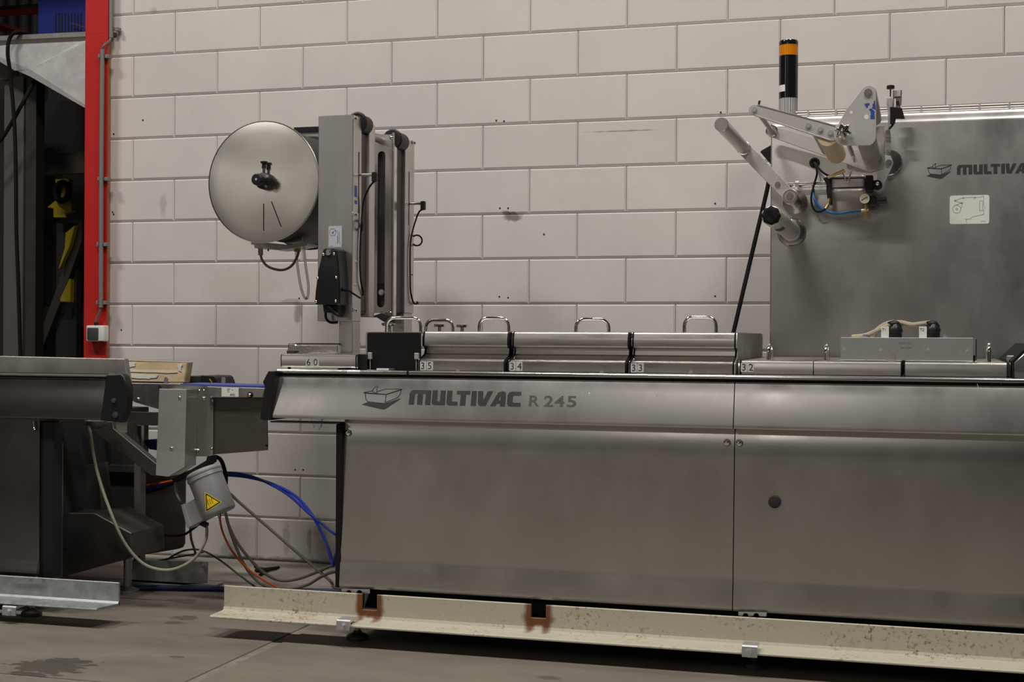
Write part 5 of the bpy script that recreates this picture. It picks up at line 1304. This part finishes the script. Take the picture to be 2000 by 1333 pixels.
# interior seen through the open end
YI = -1.0
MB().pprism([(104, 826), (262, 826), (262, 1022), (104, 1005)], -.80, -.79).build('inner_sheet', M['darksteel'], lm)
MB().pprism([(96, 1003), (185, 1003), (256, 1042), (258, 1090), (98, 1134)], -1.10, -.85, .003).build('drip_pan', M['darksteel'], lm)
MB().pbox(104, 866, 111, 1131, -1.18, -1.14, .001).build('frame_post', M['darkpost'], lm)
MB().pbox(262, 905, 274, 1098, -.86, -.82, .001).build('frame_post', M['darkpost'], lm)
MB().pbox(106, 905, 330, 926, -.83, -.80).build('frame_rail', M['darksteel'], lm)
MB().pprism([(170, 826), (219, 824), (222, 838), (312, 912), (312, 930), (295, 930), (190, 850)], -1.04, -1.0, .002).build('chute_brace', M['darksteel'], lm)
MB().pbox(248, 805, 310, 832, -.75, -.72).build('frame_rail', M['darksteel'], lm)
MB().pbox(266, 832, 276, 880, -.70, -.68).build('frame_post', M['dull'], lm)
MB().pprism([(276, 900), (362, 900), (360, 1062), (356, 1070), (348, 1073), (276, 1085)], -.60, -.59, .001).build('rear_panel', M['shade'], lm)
MB().pprism([(276, 860), (306, 858), (306, 880), (292, 878)], -.66, -.64).build('cable_duct', M['floorhose'], lm)
MB().lathe(at(188, 822, -1.12), (0, 0, -1), [(0, .045), (.012, .042), (.026, .03), (.032, .012)], 24).build('lamp_bowl', M['darkpost'], lm)
for px, py in ((121, 962), (148, 957)):
    p = at(px, py, -.99); MB().lathe((p.x, -.98, p.z), (0, -1, 0), [(0, .018), (.02, .017), (.024, .012)], 20).build('rotary_knob', M['black'], lm)
MB().pprism([(108, 918), (190, 905), (200, 1000), (108, 1003)], -.98, -.90, .002).build('switch_panel', M['darksteel'], lm)
for px, py in ((120, 930), (147, 925)):
    MB().ptube([(px - 10, py - 7, -.99), (px, py - 5, -1.0), (px + 10, py + 2, -1.0), (px + 9, py + 7, -.99)], .0035, 8, 4).build('grab_wire', M['dull'], lm)
MB().cyl((at(249, 1130, -.9).x, -.9, .02), (at(249, 1130, -.9).x, -.9, .22), .016, 14).lathe((at(249, 1130, -.9).x, -.9, .001), (0, 0, 1), [(0, .05), (.01, .05), (.02, .02)], 24).build('machine_foot', M['dull'], lm)

# ------------------------------------------------------------------ dark neighbouring bay behind the column
YH = .75
hp_ = thing('hopper_machine', 'tall machine with a slanted stainless hopper in the dark bay', 'machine', (at(80, 700, YH).x, YH + .5, 0))
MB().pprism([(-60, 79), (0, 70), (164, 62), (260, 57), (260, 66), (164, 71), (0, 79), (-60, 84)], YH - .02, YH + 1.0).build('hopper_rim', M['dull'], hp_)
# faceted hopper faces as real slanted plates
def facet(pts, nm, m):
    mb = MB(); q = [at(*p) for p in pts]; n_ = (q[1] - q[0]).cross(q[2] - q[0]).normalized()
    f_ = [mb.bm.verts.new(v) for v in q]; b_ = [mb.bm.verts.new(v + Vector((0, .004, 0))) for v in q]
    mb.bm.faces.new(f_); mb.bm.faces.new(list(reversed(b_)))
    for i in range(len(q)): mb.bm.faces.new((f_[i], f_[(i + 1) % len(q)], b_[(i + 1) % len(q)], b_[i]))
    bmesh.ops.recalc_face_normals(mb.bm, faces=mb.bm.faces[:])
    return mb.build(nm, M[m], hp_, smooth=False)
facet([(22, 79, YH), (175, 71, YH), (175, 78, YH), (58, 135, YH + .03), (28, 138, YH + .04), (20, 120, YH + .02)], 'hopper_face', 'hopper')
facet([(175, 78, YH), (260, 72, YH), (260, 265, YH + .09), (175, 216, YH + .08), (58, 149, YH + .05), (28, 136, YH + .04), (58, 135, YH + .03)], 'hopper_face', 'hopper')
facet([(-60, 84, YH), (22, 79, YH), (20, 120, YH + .02), (28, 137, YH + .04), (-5, 118, YH + .03), (-60, 86, YH + .01)], 'hopper_face', 'hopper')
MB().pprism([(-60, 88), (28, 137), (15, 155), (-60, 158)], YH + .17, YH + .19).build('apron', M['darkpost'], hp_)
MB().pbox(8, 150, 43, 760, YH + .2, YH + .3, .003).build('frame_post', M['darkpost'], hp_)
MB().pbox(43, 138, 68, 760, YH + .22, YH + .3).build('frame_post', M['darksteel'], hp_)
MB().pbox(68, 300, 260, 335, YH + .5, YH + .55).build('cross_beam', M['darksteel'], hp_)
MB().pbox(68, 600, 260, 640, YH + .95, YH + 1.0).build('cross_beam', M['darksteel'], hp_)
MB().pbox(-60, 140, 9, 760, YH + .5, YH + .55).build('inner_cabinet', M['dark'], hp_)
MB().pprism([(112, 560), (150, 440), (160, 430), (160, 470), (118, 590), (75, 700), (60, 700)], YH + .8, YH + .85).build('diagonal_strut', M['darksteel'], hp_)
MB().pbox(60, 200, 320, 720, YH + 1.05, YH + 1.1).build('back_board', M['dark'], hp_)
yl_ = thing('yellow_lift_frame', 'yellow machine frame partly hidden in the dark bay behind the column', 'frame', (at(120, 700, YH + .9).x, YH + .9, 0))
MB().pprism([(108, 350), (134, 350), (133, 370), (138, 395), (140, 412), (128, 418), (128, 425), (104, 425), (104, 408), (92, 405), (108, 392)], YH + .75, YH + .8, .002).build('upper_bracket', M['yellow'], yl_)
MB().pprism([(128, 455), (146, 440), (136, 480), (116, 525), (114, 525), (126, 485)], YH + .75, YH + .79, .002).build('slanted_arm', M['yellow'], yl_)
MB().pprism([(135, 545), (138, 545), (137, 590), (118, 590), (117, 584)], YH + .74, YH + .78, .002).build('lower_bracket', M['yellow'], yl_)
MB().box(at(110, 500, YH + .85).x, at(150, 500, YH + .85).x, YH + .85, YH + .9, 0, 1.75).build('base_column', M['dark'], yl_)
MB().ring(at(122, 375, YH + .72), (.2, 1, 0), .055, .02, 24, 8).build('hose_ring', M['rubber'], yl_)
tag(MB().ptube([(60, 66, YH + .3), (42, 64, YH + .0), (28, 64, YH - .05), (18, 78, YH - .05), (15, 105, YH - .05), (20, 145, YH - .02), (28, 240, YH), (31, 340, YH), (32, 450, YH), (36, 560, YH), (40, 700, YH), (41, 760, YH)], .011, 10, 6).build('hanging_cable', M['rubber']), 'thick black cable hung over the hopper rim and down the post', 'cable')
tag(MB().ptube([(80, 140, YH + .2), (62, 168, YH + .1), (45, 200, YH + .05), (20, 245, YH + .05), (0, 275, YH + .05), (-40, 320, YH + .05)], .011, 10, 6).build('slanting_cable', M['rubber']), 'thick black cable slanting down left below the hopper', 'cable')
bc = thing('blue_cabinet', 'blue machine cabinet with black vent slots above the hopper', 'cabinet', (at(120, 60, 1.9).x, 2.0, 0))
YBc = 1.9
MB().pbox(75, -160, 300, 140, YBc, YBc + .5, .003).build('casing', M['blue'], bc)
MB().box(at(85, 100, YBc).x, at(290, 100, YBc).x, YBc + .05, YBc + .45, 0, at(100, 140, YBc).z).build('plinth', M['dark'], bc)
for k in range(9):
    px = 108.8 + k * 6.15
    MB().pbox(px - 1.0, 26, px + 1.2, 67, YBc - .002, YBc + .01).build('vent_slot', M['ink'], bc)
tag(MB().ptube([(141, 46, 1.86), (164, 53, 1.84), (190, 58, 1.8), (215, 62, 1.9)], .004, 6, 0).build('bent_wire', M['dull']), 'thin bent wire in front of the blue cabinet vents', 'wire')
bm1 = thing('roof_beam', 'dark red horizontal steel beam at the back of the dark bay', 'beam', at(30, 25, 5.6))
bx0, bx1 = at(-120, 20, 5.6).x, at(200, 20, 5.6).x
MB().box(bx0, bx1, 5.6, 5.62, at(37, 29, 5.6).z, at(37, 17, 5.6).z).build('flange', M['redbeam'], bm1)
MB().box(bx0, bx1, 5.61, 5.63, at(37, 17, 5.6).z, at(37, 9, 5.6).z).build('web', M['dark'], bm1)
tag(MB().ptube([(-30, 44, 5.5), (10, 55, 5.5), (50, 68, 5.5), (80, 80, 5.5)], .04, 6, 0).build('diagonal_brace', M['redbeam']), 'red diagonal brace low behind the hopper rim', 'beam')
